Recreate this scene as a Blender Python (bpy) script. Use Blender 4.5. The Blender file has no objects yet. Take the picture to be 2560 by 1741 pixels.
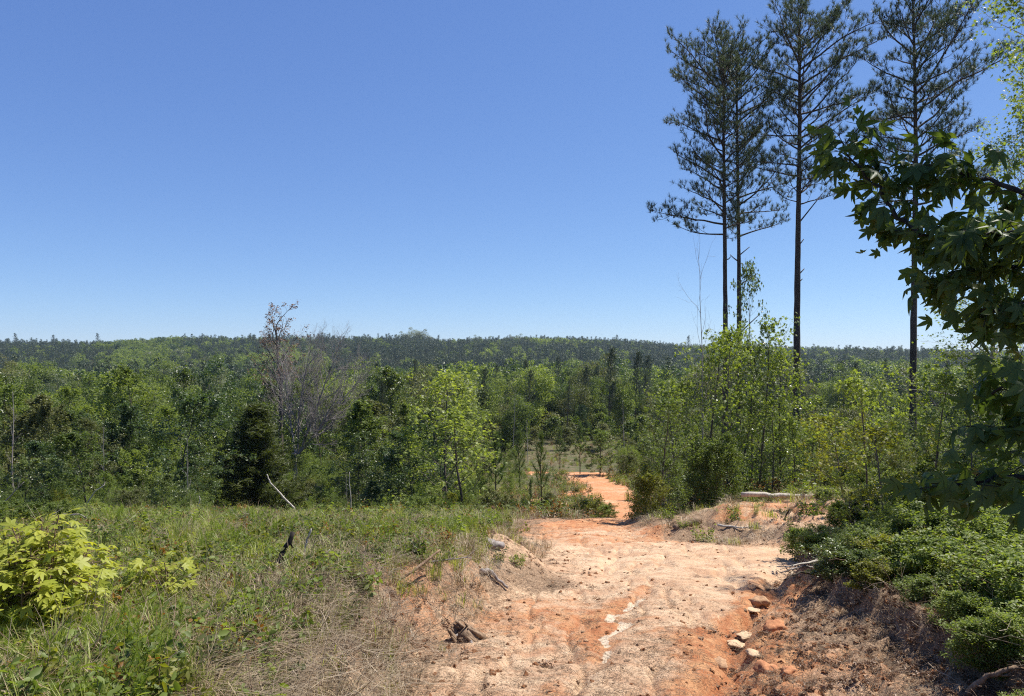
import bpy, math
import numpy as np
from mathutils import Vector

S = bpy.context.scene
COL = S.collection
R = math.radians
FPX, CX, CY, EYE = 1862.0, 1280.0, 870.0, 1.65     # focal length and centre of the photograph in its own pixels, eye height

# ------------------------------------------------------------------ camera, sky, sun, exposure
cam = bpy.data.objects.new('camera', bpy.data.cameras.new('camera'))
COL.objects.link(cam)
cam.location = (0, 0, EYE)
cam.rotation_euler = (R(90), 0, 0)
cam.data.sensor_width = 36
cam.data.lens = FPX / 2560 * 36
cam.data.clip_start = 0.05
cam.data.clip_end = 8000
S.camera = cam

SUN_EL, SUN_AZ = R(58), R(64)                       # azimuth measured from the view direction to the right
w = bpy.data.worlds.new("World"); S.world = w; w.use_nodes = True
nt = w.node_tree
sky = nt.nodes.new('ShaderNodeTexSky'); sky.sky_type = 'NISHITA'; sky.sun_disc = False
sky.sun_elevation = SUN_EL; sky.sun_rotation = SUN_AZ
sky.altitude = 3000; sky.air_density = 1.0; sky.dust_density = 0.0; sky.ozone_density = 6.0
EXPO = 0.92
# clear spring air: the sky's own colours, graded channel by channel over the whole dome
sp_ = nt.nodes.new('ShaderNodeSeparateColor'); cm_ = nt.nodes.new('ShaderNodeCombineColor'); nt.links.new(sky.outputs[0], sp_.inputs[0])
for i_, (g_, k_) in enumerate(((.77, .755), (.72, .835), (.51, .985))):
    m1_ = nt.nodes.new('ShaderNodeMath'); m1_.operation = 'MULTIPLY'; m1_.inputs[1].default_value = .125
    m2_ = nt.nodes.new('ShaderNodeMath'); m2_.operation = 'POWER'; m2_.inputs[1].default_value = g_
    m3_ = nt.nodes.new('ShaderNodeMath'); m3_.operation = 'MULTIPLY'; m3_.inputs[1].default_value = k_ / (.1 * 2 ** EXPO)
    nt.links.new(sp_.outputs[i_], m1_.inputs[0]); nt.links.new(m1_.outputs[0], m2_.inputs[0]); nt.links.new(m2_.outputs[0], m3_.inputs[0]); nt.links.new(m3_.outputs[0], cm_.inputs[i_])
nt.links.new(cm_.outputs[0], nt.nodes['Background'].inputs['Color'])
nt.nodes['Background'].inputs['Strength'].default_value = 0.1

sl = bpy.data.lights.new('sun', 'SUN'); sl.energy = 4.4; sl.angle = R(0.5); sl.color = (1.0, 0.95, 0.86)
sun = bpy.data.objects.new('sun', sl); COL.objects.link(sun)
sv = Vector((math.sin(SUN_AZ) * math.cos(SUN_EL), math.cos(SUN_AZ) * math.cos(SUN_EL), math.sin(SUN_EL)))
sun.rotation_euler = (-sv).to_track_quat('-Z', 'Y').to_euler()
sun.location = sv * 60

S.view_settings.view_transform = 'Standard'
S.view_settings.look = 'None'
S.view_settings.exposure = EXPO
S.view_settings.gamma = 1
S.view_settings.use_curve_mapping = False
S.render.engine = 'CYCLES'
cy = S.cycles
cy.max_bounces = 5; cy.diffuse_bounces = 3; cy.glossy_bounces = 2; cy.transmission_bounces = 4
cy.transparent_max_bounces = 4; cy.volume_bounces = 0
cy.use_adaptive_sampling = True; cy.adaptive_threshold = 0.004; cy.adaptive_min_samples = 48
cy.sample_clamp_indirect = 6
S.cycles.filter_width = 1.15
S.cycles.use_denoising = False      # the denoiser smears leaves into paste; fine grain is kept instead
cy.caustics_reflective = False; cy.caustics_refractive = False

# ------------------------------------------------------------------ small maths
def nrm(a):
    a = np.asarray(a, float)
    return a / (np.linalg.norm(a, axis=-1, keepdims=True) + 1e-12)

def _hash(ix, iy, seed):
    h = (ix.astype(np.int64) * 374761393 + iy.astype(np.int64) * 668265263 + seed * 974711) & 0xffffffff
    h = ((h ^ (h >> 13)) * 1274126177) & 0xffffffff
    h = h ^ (h >> 16)
    return (h & 0xffff) / 65535.0

def vn(x, y, seed=0):
    x = np.asarray(x, float); y = np.asarray(y, float)
    ix = np.floor(x); iy = np.floor(y); fx = x - ix; fy = y - iy
    fx = fx * fx * (3 - 2 * fx); fy = fy * fy * (3 - 2 * fy)
    a = _hash(ix, iy, seed); b = _hash(ix + 1, iy, seed); c = _hash(ix, iy + 1, seed); d = _hash(ix + 1, iy + 1, seed)
    return (a * (1 - fx) + b * fx) * (1 - fy) + (c * (1 - fx) + d * fx) * fy

def fbm(x, y, seed=0, octv=4, gain=0.5):
    s = 0; a = 1; t = 0
    for i in range(octv):
        s = s + a * (vn(x * 2 ** i + 17.3 * i, y * 2 ** i - 9.1 * i, seed + i) - 0.5); t += a; a *= gain
    return 2 * s / t

def sstep(a, b, x):
    t = np.clip((x - a) / (b - a), 0, 1)
    return t * t * (3 - 2 * t)

# ------------------------------------------------------------------ the lie of the land
_yd = np.concatenate([np.linspace(-60, 0, 30, endpoint=False), np.linspace(0, 30, 240, endpoint=False), np.geomspace(30, 4000, 400)])
def table(ys, vs, k=9):
    d = np.interp(_yd, ys, vs)
    ker = np.hanning(k + 2)[1:-1]; ker /= ker.sum()
    return np.convolve(np.pad(d, k // 2, mode='edge'), ker, mode='valid')
FARY = [200, 300, 400, 500, 700, 900, 1000, 1300, 2000, 4000]
FARD = [20, 28, 30, 27, 17, 9.5, 8, 13, 28, 40]
T_road = table([-60, 0, 17, 19, 30, 45, 62, 75, 90, 110, 130] + FARY, [.6, 1.65, 3.93, 4.35, 7.25, 8.95, 11.0, 12.5, 13.8, 14.7, 15.5] + FARD)
T_left = table([-60, 0, 5, 9, 13, 16, 18, 30, 45, 62, 90, 130] + FARY, [.1, 1.15, 1.72, 2.30, 3.08, 3.72, 4.25, 7.4, 9.6, 12, 14.5, 16] + FARD)
T_right = table([-60, 0, 5, 7, 9, 11, 13, 15, 18, 22, 25, 33, 45, 62, 90, 130] + FARY, [.2, 1.25, 1.99, 2.30, 2.61, 2.97, 3.15, 3.3, 3.72, 4.45, 4.95, 5.8, 7.4, 9.8, 13.2, 15.5] + FARD)
RY = [-60, 0, 4.9, 6.4, 8.1, 9.3, 11.8, 13.6, 17, 22, 30, 45, 62, 75, 80]
RXC = [.8, .8, .85, 1.1, 1.6, 2.0, 2.4, 1.5, 1.75, 3.2, 4.7, 6.0, 7.0, 6.6, 5.5]
RHW = [1.5, 1.5, 1.5, 1.6, 1.55, 1.6, 1.85, 1.25, 1.25, .8, .8, 1.0, 1.25, 1.4, 2.0]
BY = [-60, 4.9, 6.4, 8.5, 9.6, 10.5, 12, 13.6, 17, 22, 30, 45, 62, 90]
BX = [2.8, 2.85, 3.15, 3.3, 3.7, 4.5, 4.9, 2.9, 3.1, 4.1, 5.8, 7.2, 8.8, 9]
GY = [3, 4.5, 5.29, 6.14, 6.97, 8.07, 9.9, 11]
GX = [.9, 1.25, 1.48, 1.88, 2.17, 2.7, 3.6, 4.4]
CYY = [4.6, 5.2, 5.9, 6.6, 7.1, 7.4, 8.2, 9.0]
CXX = [.25, .4, .7, .85, 1.15, 1.0, 1.4, 1.75]

def road_edge(x, y):
    xc = np.interp(y, RY, RXC); hw = np.interp(y, RY, RHW)
    e = np.abs(x - xc) - hw
    xb = np.interp(y, BY, BX)
    # the dirt reaches the foot of the right bank close to the camera
    e = np.where((y < 12.6) & (x > xc), np.minimum(e, x - xb), e)
    e = np.where(y > 77, 99, e)
    side1 = np.maximum(np.abs(y - 47.5 - 0.15 * (x - 3)) - .7, np.maximum(-3.5 - x, x - 6))      # spur to the left
    side2 = np.maximum(np.abs(y - 76 + 0.10 * (x - 6)) - 1.8, np.maximum(2.5 - x, x - 8.0))          # the bend
    e = np.minimum(e, np.minimum(side1, side2))
    return e + 0.45 * fbm(x * 1.1, y * 1.1, 5, 4) * np.clip(y / 8, 0.6, 3)

def gz(x, y, fine=True):
    """height of the ground at (x, y)"""
    x = np.asarray(x, float); y = np.asarray(y, float)
    yy = np.hypot(x, y) * 0.25 + y * 0.75 if False else y
    dr = np.interp(yy, _yd, T_road); dl = np.interp(yy, _yd, T_left); dg = np.interp(yy, _yd, T_right)
    xc = np.interp(y, RY, RXC); hw = np.interp(y, RY, RHW); xb = np.interp(y, BY, BX)
    n1 = fbm(x * 0.9, y * 0.9, 11, 4)
    lw = sstep(0.0, 1.0, ((xc - hw - x) + 0.35 * n1) / np.interp(y, [0, 8, 14, 30, 80], [.95, .9, .8, 4, 8]))
    bw = np.interp(y, [0, 9.8, 11, 13, 20, 40], [.16, .22, 1.0, 1.5, 2.5, 5])
    wig = 0.30 * fbm(x * 0.5 + 3, y * 1.6, 21, 3) * np.clip((16 - y) / 4, 0, 1)
    rw = sstep(0.0, 1.0, (x - xb + wig) / bw)
    d = dr + (dl - dr) * lw
    d = d + (dg - dr) * rw
    # the ground keeps rising away from the banks close by
    d = d - 0.30 * sstep(2, 7, x - xb) * np.clip((30 - y) / 15, 0, 1) - 0.15 * sstep(1.5, 5, xc - hw - x) * np.clip((14 - y) / 8, 0, 1)
    z = EYE - d
    # rolling far land
    pu = CX + FPX * x / np.maximum(y, 1)
    ridge = np.interp(pu, [-600, 0, 240, 380, 600, 1000, 1100, 1300, 1450, 1700, 2100, 2560, 3200], [-2, 0, 1, 4, 2, 4, 1, 5, 5, -4, -10, -12, -12])
    z = z + ridge * sstep(400, 950, y) + 3.5 * fbm(x / 90 + 7, y / 400, 33, 3) * sstep(500, 900, y) + 7 * fbm(x / 170, y / 170, 31, 3) * sstep(180, 500, y) * (1 - .6 * sstep(700, 1000, y))
    z = z + 0.9 * fbm(x / 14, y / 14, 41, 3) * sstep(22, 80, y)
    if fine:
        near = np.clip((95 - y) / 60, 0, 1)
        e = road_edge(x, y)
        inr = sstep(0.25, -0.25, e)
        z = z + near * (0.05 * fbm(x * 1.3, y * 1.3, 51, 3) * (1 - .45 * inr) + 0.05 * fbm(x * 4, y * 4, 61, 4) * (1 - .62 * inr))
        # fine rills washed downhill
        rl = np.abs(fbm(x * 2.6 + .5 * fbm(x, y, 56, 2), y * .75, 55, 3))
        z = z - inr * np.clip((30 - y) / 20, 0, 1) * (.045 * np.exp(-(rl / .08) ** 2) - .02 * np.abs(fbm(x * 6, y * 5, 57, 3)))
        # wheel hollows
        s = x - xc
        z = z - 0.035 * inr * (np.exp(-((s + .75) / .3) ** 2) + np.exp(-((s - .7) / .3) ** 2)) * np.clip((60 - y) / 40, 0, 1)
        # washed-out channel on the right and the small rill in the middle
        k = sstep(3, 5, y) * (1 - sstep(9.6, 10.8, y))
        gx = np.interp(y, GY, GX) + 0.16 * fbm(y * 1.4, y * 0 + 2, 71, 3)
        wd = 0.17 + 0.06 * fbm(y * 1.1, x * 0, 72, 2)
        z = z - k * 0.17 * np.exp(-(np.abs(x - gx) / wd) ** 2.6) * (0.75 + 0.6 * fbm(x * 5, y * 5, 73, 3))
        cxx = np.interp(y, CYY, CXX) + 0.09 * fbm(y * 2.4, y * 0 + 5, 74, 3)
        k2 = sstep(4, 5, y) * (1 - sstep(8.6, 9.4, y))
        z = z - k2 * 0.045 * np.exp(-((x - cxx) / .09) ** 2)
        # lumpy clods right of the channel and on the mound of spoil
        lump = sstep(0.0, 0.2, x - gx) * sstep(0.5, 0.0, x - xb) * sstep(11, 9.5, y)
        z = z + lump * (0.085 * fbm(x * 3.2, y * 3.2, 81, 4) + 0.035 * fbm(x * 12, y * 12, 82, 3)) + lump * 0.10 * sstep(-.9, .1, x - xb)
        mound = sstep(12.2, 13.4, y) * sstep(17.5, 15.5, y) * sstep(-.2, .9, x - xb)
        z = z + mound * (0.24 * fbm(x * 1.1, y * 1.1, 91, 4) + 0.17 * fbm(x * 4, y * 4, 92, 4))
        # bank face: broken edge
        face = np.exp(-((x - xb - .05) / .25) ** 2) * sstep(10.5, 9, y)
        z = z + face * 0.12 * fbm(x * 6, y * 6, 93, 3)
        # cut bank right of the track at the crest
        cut = sstep(13.4, 14.2, y) * sstep(18, 16.5, y) * np.exp(-((x - 3.1) / .4) ** 2)
        z = z + cut * 0.16
    return z

def gz1(x, y):
    return float(gz(np.array([x]), np.array([y]))[0])

def hit(px, py, y0=2.2, y1=110):
    """where the line of sight through a pixel of the photograph meets the ground"""
    ys = np.geomspace(y0, y1, 900)
    xs = (px - CX) / FPX * ys
    zr = EYE - (py - CY) / FPX * ys
    b = np.nonzero(zr <= gz(xs, ys))[0]
    y = ys[b[0]] if len(b) else ys[-1]
    return (px - CX) / FPX * y, y

def pt(px, py, y):
    return np.array([(px - CX) / FPX * y, y, EYE - (py - CY) / FPX * y])

def X(px, y):
    return (px - CX) / FPX * y

# ------------------------------------------------------------------ mesh building
class MB:
    def __init__(s):
        s.V = []; s.F = []; s.a = []; s.m = []; s.n = 0
    def add(s, V, F, v=0.5, mat=0):
        V = np.asarray(V, np.float32).reshape(-1, 3); F = np.asarray(F, np.int32).reshape(-1, 3)
        s.V.append(V); s.F.append(F + s.n); s.n += len(V)
        s.a.append(np.broadcast_to(np.asarray(v, np.float32), (len(F),)).copy())
        s.m.append(np.full(len(F), mat, np.int32))
    def mesh(s, name, mats, smooth=False):
        me = bpy.data.meshes.new(name)
        V = np.concatenate(s.V); F = np.concatenate(s.F); nf = len(F)
        me.vertices.add(len(V)); me.vertices.foreach_set('co', V.ravel())
        me.loops.add(nf * 3); me.loops.foreach_set('vertex_index', F.ravel())
        me.polygons.add(nf); me.polygons.foreach_set('loop_start', np.arange(0, nf * 3, 3, dtype=np.int32))
        me.update(calc_edges=True)
        at = me.attributes.new('v', 'FLOAT', 'FACE'); at.data.foreach_set('value', np.concatenate(s.a))
        for m in (mats if isinstance(mats, (list, tuple)) else [mats]): me.materials.append(m)
        mi = np.concatenate(s.m)
        if mi.any(): me.polygons.foreach_set('material_index', mi)
        if smooth: me.polygons.foreach_set('use_smooth', np.ones(nf, bool))
        return me

def tube(mb, pts, rad, sides=5, v=0.5, mat=0, rough=0, rng=None, cap=True):
    P = np.asarray(pts, float); k = len(P)
    r = np.broadcast_to(np.asarray(rad, float), (k,))
    T = nrm(np.gradient(P, axis=0))
    ref = np.array([0, 0, 1.0]) if abs(T[0, 2]) < .9 else np.array([1.0, 0, 0])
    A = nrm(np.cross(T, ref)); B = np.cross(T, A)
    th = np.arange(sides) * 2 * np.pi / sides
    rr = r[:, None] * np.ones((1, sides))
    if rough and rng is not None: rr = rr * (1 + rough * rng.uniform(-1, 1, rr.shape))
    V = P[:, None] + rr[..., None] * (np.cos(th)[None, :, None] * A[:, None] + np.sin(th)[None, :, None] * B[:, None])
    i = np.arange(k - 1)[:, None] * sides; j = np.arange(sides)[None]; j2 = (j + 1) % sides
    a = i + j; b = i + j2; c = a + sides; d = b + sides
    F = np.concatenate([np.stack([a, b, d], -1).reshape(-1, 3), np.stack([a, d, c], -1).reshape(-1, 3)])
    V = V.reshape(-1, 3)
    if cap and sides > 4:
        n0 = len(V); V = np.concatenate([V, P[:1], P[-1:]])
        jj = np.arange(sides); q = (jj + 1) % sides
        F = np.concatenate([F, np.stack([q, jj, np.full(sides, n0)], -1), np.stack([jj + (k - 1) * sides, q + (k - 1) * sides, np.full(sides, n0 + 1)], -1)])
    mb.add(V, F, v, mat)

def stamp(mb, TV, TF, pos, ax, up, size, v=0.5, mat=0):
    """many copies of a small template: its x axis along ax, its z axis near up"""
    pos = np.asarray(pos, float); n = len(pos)
    if n == 0: return
    Xa = nrm(ax); Ya = nrm(np.cross(up, Xa)); Za = np.cross(Xa, Ya)
    s = np.broadcast_to(np.asarray(size, float), (n,))[:, None, None]
    V = pos[:, None] + s * (TV[None, :, 0:1] * Xa[:, None] + TV[None, :, 1:2] * Ya[:, None] + TV[None, :, 2:3] * Za[:, None])
    F = TF[None] + (np.arange(n) * len(TV))[:, None, None]
    vv = np.repeat(np.broadcast_to(np.asarray(v, float), (n,)), len(TF))
    mb.add(V.reshape(-1, 3), F.reshape(-1, 3), vv, mat)

OVAL_V = np.array([[0, 0, 0], [.42, .27, .07], [.42, -.27, .07], [1, 0, -.06]]); OVAL_F = np.array([[0, 2, 3], [0, 3, 1]])
LEAF_V = np.array([[0, 0, 0], [.22, .20, .04], [.6, .24, .04], [1, 0, -.08], [.6, -.24, .04], [.22, -.20, .04], [.4, 0, -.01]])
LEAF_F = np.array([[0, 6, 1], [1, 6, 2], [2, 6, 3], [3, 6, 4], [4, 6, 5], [5, 6, 0]])
def star_leaf(detail=False, droop=.18, seed=0):
    rg = np.random.default_rng(seed)
    tips = [(0, 1.0), (52, .88), (-52, .88), (112, .62), (-112, .62)]
    tips.sort(key=lambda t: t[0])
    V = [[.28, 0, .05]]; ring = []
    ring.append((0.0, 0.0, 0))
    for i, (a, L) in enumerate(tips):
        a = a + rg.uniform(-5, 5); L = L * rg.uniform(.9, 1.08)
        c, s_ = math.cos(R(a)), math.sin(R(a))
        def at(l, off):
            return (.28 + c * l * .72 - s_ * off, s_ * l * .72 + c * off, .04 - droop * l * l)
        if detail:
            ring += [at(L * .50, -.135), at(L * .78, -.085), at(L, 0), at(L * .78, .085), at(L * .50, .135)]
        else:
            ring += [at(L * .5, -.11), at(L, 0), at(L * .5, .11)]
        if i < 4:
            a2 = (a + tips[i + 1][0]) / 2
            ring.append((.28 + math.cos(R(a2)) * .26, math.sin(R(a2)) * .26, .03))
    V += [list(p) for p in ring]
    n = len(ring)
    F = [[0, i + 1, (i + 1) % n + 1] for i in range(n)]
    return np.array(V), np.array(F)
STAR_V, STAR_F = star_leaf()

def leaves(mb, rng, pos, dirs, per, size, TV=OVAL_V, TF=OVAL_F, spread=.12, droop=.35, mat=0, tilt=.7, vlo=0, vhi=1, svar=.35):
    pos = np.repeat(np.asarray(pos), per, 0); dirs = np.repeat(np.asarray(dirs), per, 0); n = len(pos)
    ax = nrm(dirs * .5 + rng.normal(0, 1, (n, 3)) * [1, 1, .5] + [0, 0, -droop])
    p = pos + rng.normal(0, spread, (n, 3))
    up = nrm(np.array([0, 0, 1.0]) + rng.normal(0, tilt, (n, 3)))
    stamp(mb, TV, TF, p, ax, up, size * (1 + rng.uniform(-svar, svar, n)), rng.uniform(vlo, vhi, n), mat)

def needles(mb, rng, pos, dirs, k, length, width, cone=.7, back=.1, mat=0):
    """brushes of thin needles round each shoot"""
    pos = np.repeat(np.asarray(pos), k, 0); dirs = np.repeat(nrm(dirs), k, 0); n = len(pos)
    d = nrm(dirs + rng.normal(0, cone, (n, 3)))
    b = pos - dirs * (rng.uniform(0, 1, n) * back)[:, None]
    L = length * rng.uniform(.75, 1.15, n)
    side = nrm(np.cross(d, rng.normal(0, 1, (n, 3))))
    V = np.stack([b - side * width / 2, b + side * width / 2, b + d * L[:, None] + np.array([0, 0, -.06]) * L[:, None]], 1)
    mb.add(V.reshape(-1, 3), np.arange(3 * n).reshape(-1, 3), rng.uniform(0, 1, n), mat)

def path(rng, p, d, L, nseg, wob, up):
    P = [np.array(p, float)]; d = nrm(np.array(d, float))
    for i in range(nseg):
        d = nrm(d + rng.normal(0, wob, 3) + np.array([0, 0, up]))
        P.append(P[-1] + d * L / nseg)
    return np.array(P)

def grow(mb, rng, p, d, L, r, lvl, c, sites):
    ns = c['seg'][lvl]
    P = path(rng, p, d, L, ns, c['wob'][lvl], c['up'][lvl])
    last = lvl == len(c['seg']) - 1
    tube(mb, P, np.linspace(r, max(r * c.get('taper', .3), .0015), ns + 1), c['sides'][lvl], cap=False, rough=.1 if lvl == 0 else 0, rng=rng)
    if last:
        for i in range(1, ns + 1): sites.append((P[i], nrm(P[i] - P[i - 1])))
        return
    if lvl == 0: sites.append((P[-1], nrm(P[-1] - P[-2])))
    n = c['n'][lvl]; s0 = c['s0'][lvl]
    for j in range(n):
        s = s0 + (1 - s0) * (j + rng.uniform(0, 1)) / n
        f = s * ns; i = min(int(f), ns - 1); q = P[i] + (P[i + 1] - P[i]) * (f - i)
        t = nrm(P[i + 1] - P[i])
        az = rng.uniform(0, 2 * np.pi) if lvl else j * 2.4 + rng.uniform(-.5, .5)
        A = nrm(np.cross(t, [0.3, .2, 1.0] if abs(t[2]) < .9 else [1.0, 0, 0])); B = np.cross(t, A)
        an = c['ang'][lvl] * rng.uniform(.8, 1.2)
        if lvl == 0 and 'angtop' in c: an = (c['ang'][0] + (c['angtop'] - c['ang'][0]) * s) * rng.uniform(.85, 1.15)
        dd = math.cos(an) * t + math.sin(an) * (math.cos(az) * A + math.sin(az) * B)
        sh = c['shape'](s) if lvl == 0 and 'shape' in c else (1 - .55 * s)
        cl = c['len'][lvl] * L * sh * rng.uniform(.75, 1.2)
        grow(mb, rng, q, dd, cl, max(r * (1 - .65 * s) * c.get('rk', .5), .002), lvl + 1, c, sites)

def st(sites):
    return np.array([a for a, b in sites]), np.array([b for a, b in sites])

# ------------------------------------------------------------------ materials
def mat_new(name):
    m = bpy.data.materials.new(name); m.use_nodes = True
    t = m.node_tree; t.nodes.clear()
    o = t.nodes.new('ShaderNodeOutputMaterial')
    return m, t, o

def leaf_mat(name, a, b, trans=.35, tcol=None, rough=.5, spec=.35, rnd=.5):
    m, t, o = mat_new(name)
    at = t.nodes.new('ShaderNodeAttribute'); at.attribute_name = 'v'
    oi = t.nodes.new('ShaderNodeObjectInfo')
    mx = t.nodes.new('ShaderNodeMix'); mx.data_type = 'RGBA'
    mx.inputs[6].default_value = (*a, 1); mx.inputs[7].default_value = (*b, 1)
    ma = t.nodes.new('ShaderNodeMath'); ma.operation = 'MULTIPLY_ADD'
    ma.inputs[1].default_value = 1 - rnd
    m2 = t.nodes.new('ShaderNodeMath'); m2.operation = 'MULTIPLY'; m2.inputs[1].default_value = rnd
    t.links.new(oi.outputs['Random'], m2.inputs[0]); t.links.new(at.outputs['Fac'], ma.inputs[0]); t.links.new(m2.outputs[0], ma.inputs[2])
    t.links.new(ma.outputs[0], mx.inputs[0])
    p = t.nodes.new('ShaderNodeBsdfPrincipled'); p.inputs['Roughness'].default_value = rough
    p.inputs['Specular IOR Level'].default_value = spec
    t.links.new(mx.outputs[2], p.inputs['Base Color'])
    if trans > 0:
        tr = t.nodes.new('ShaderNodeBsdfTranslucent')
        tm = t.nodes.new('ShaderNodeMix'); tm.data_type = 'RGBA'; tm.blend_type = 'MULTIPLY'; tm.inputs[0].default_value = 1
        tm.inputs[7].default_value = (*(tcol or (1.7, 1.75, .6)), 1)
        t.links.new(mx.outputs[2], tm.inputs[6]); t.links.new(tm.outputs[2], tr.inputs['Color'])
        ms = t.nodes.new('ShaderNodeMixShader'); ms.inputs[0].default_value = trans
        t.links.new(p.outputs[0], ms.inputs[1]); t.links.new(tr.outputs[0], ms.inputs[2]); t.links.new(ms.outputs[0], o.inputs[0])
    else:
        t.links.new(p.outputs[0], o.inputs[0])
    return m

def bark_mat(name, a, b, scale=(14, 14, 3), bump=.5, rough=.85):
    m, t, o = mat_new(name)
    tc = t.nodes.new('ShaderNodeTexCoord'); mp = t.nodes.new('ShaderNodeMapping'); mp.inputs['Scale'].default_value = scale
    nz = t.nodes.new('ShaderNodeTexNoise'); nz.inputs['Scale'].default_value = 1.0; nz.inputs['Detail'].default_value = 6
    nz.inputs['Roughness'].default_value = .7
    t.links.new(tc.outputs['Object'], mp.inputs[0]); t.links.new(mp.outputs[0], nz.inputs['Vector'])
    cr = t.nodes.new('ShaderNodeValToRGB')
    cr.color_ramp.elements[0].position = .35; cr.color_ramp.elements[0].color = (*a, 1)
    cr.color_ramp.elements[1].position = .68; cr.color_ramp.elements[1].color = (*b, 1)
    t.links.new(nz.outputs[0], cr.inputs[0])
    p = t.nodes.new('ShaderNodeBsdfPrincipled'); p.inputs['Roughness'].default_value = rough; p.inputs['Specular IOR Level'].default_value = .2
    bp = t.nodes.new('ShaderNodeBump'); bp.inputs['Strength'].default_value = bump; bp.inputs['Distance'].default_value = .03
    t.links.new(nz.outputs[0], bp.inputs['Height']); t.links.new(bp.outputs[0], p.inputs['Normal'])
    t.links.new(cr.outputs[0], p.inputs['Base Color']); t.links.new(p.outputs[0], o.inputs[0])
    return m

M = {}
M['mid'] = leaf_mat('leaf_green', (.058, .092, .020), (.170, .215, .048), .44, tcol=(1.6, 1.6, .7))
M['dark'] = leaf_mat('leaf_dark_green', (.032, .060, .020), (.085, .125, .038), .32, rough=.42, spec=.4)
M['bright'] = leaf_mat('leaf_bright_green', (.095, .140, .024), (.240, .290, .070), .48, tcol=(1.6, 1.6, .6))
M['sunlit'] = leaf_mat('leaf_sunlit_green', (.120, .170, .028), (.300, .350, .085), .5, tcol=(1.5, 1.5, .6))  # brighter copy of the leaf green, sunlight put into the colour
M['pale'] = leaf_mat('leaf_pale_green', (.120, .145, .085), (.220, .235, .140), .3)
M['yellow'] = leaf_mat('leaf_yellow_green', (.110, .125, .016), (.230, .225, .035), .45)
M['olive'] = leaf_mat('leaf_olive', (.080, .095, .030), (.160, .165, .055), .35, tcol=(1.5, 1.5, .7))
M['gloss'] = leaf_mat('leaf_glossy', (.048, .076, .020), (.145, .180, .048), .34, rough=.36, spec=.6)
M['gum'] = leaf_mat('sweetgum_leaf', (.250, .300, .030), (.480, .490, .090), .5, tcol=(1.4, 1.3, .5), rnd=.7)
M['gumdark'] = leaf_mat('shaded_sweetgum_leaf', (.055, .100, .032), (.110, .150, .036), .38, tcol=(1.7, 1.6, .5), rough=.5, spec=.3, rnd=.75)  # darker copy of the sweetgum leaf, shade put into its colour
M['pine'] = leaf_mat('pine_needle', (.036, .058, .036), (.100, .125, .070), .32, tcol=(1.3, 1.3, .8))
M['pinefar'] = leaf_mat('far_pine_needle', (.032, .052, .026), (.085, .110, .048), .22, tcol=(1.2, 1.2, .9))
M['youngpine'] = leaf_mat('young_pine_needle', (.050, .095, .025), (.110, .150, .040), .25)
M['cedar'] = leaf_mat('cedar_spray', (.040, .058, .014), (.100, .115, .026), .3)
M['brownleaf'] = leaf_mat('dead_brown_leaf', (.120, .065, .035), (.260, .150, .085), .2, tcol=(1.2, 1, .8))
M['fennel'] = leaf_mat('feathery_weed', (.130, .185, .028), (.260, .320, .060), .5)
M['grass'] = leaf_mat('grass_blade', (.150, .185, .034), (.350, .370, .110), .35, rough=.45)
M['dry'] = leaf_mat('dry_grass', (.200, .140, .075), (.420, .330, .200), .15, tcol=(1.1, 1.1, 1), rnd=.4)
M['straw'] = leaf_mat('dead_straw', (.150, .110, .070), (.440, .350, .240), .05, tcol=(1, 1, 1), rnd=.4)
M['twig'] = leaf_mat('litter_twig', (.075, .048, .030), (.300, .210, .140), 0, rough=.8, spec=.1)
M['red'] = leaf_mat('reddish_leaf', (.170, .075, .015), (.280, .160, .030), .35, tcol=(1.3, 1, .5))
M['white'] = leaf_mat('white_petal', (.60, .60, .56), (.75, .75, .72), .2, tcol=(1, 1, 1))
M['barkpine'] = bark_mat('pine_bark', (.030, .024, .020), (.125, .095, .075), (22, 22, 5), 1.0)
M['bark'] = bark_mat('grey_bark', (.060, .050, .040), (.160, .135, .110), (20, 20, 5))
M['barkpale'] = bark_mat('pale_bark', (.200, .175, .150), (.420, .390, .350), (20, 20, 5), .3)
M['charred'] = bark_mat('charred_wood', (.012, .010, .009), (.050, .040, .034), (20, 20, 5))
M['barkdark'] = bark_mat('dark_bark', (.022, .018, .015), (.075, .060, .048), (20, 20, 5))
M['bleached'] = bark_mat('bleached_wood', (.300, .260, .210), (.620, .570, .490), (30, 30, 6), .4)
M['deadgrey'] = bark_mat('weathered_grey_wood', (.170, .145, .135), (.370, .330, .305), (20, 20, 5), .3)
M['brownwood'] = bark_mat('brown_wood', (.120, .075, .045), (.330, .230, .150), (30, 30, 6), .6)
M['cone'] = bark_mat('pine_cone', (.030, .020, .014), (.060, .040, .028))

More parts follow.
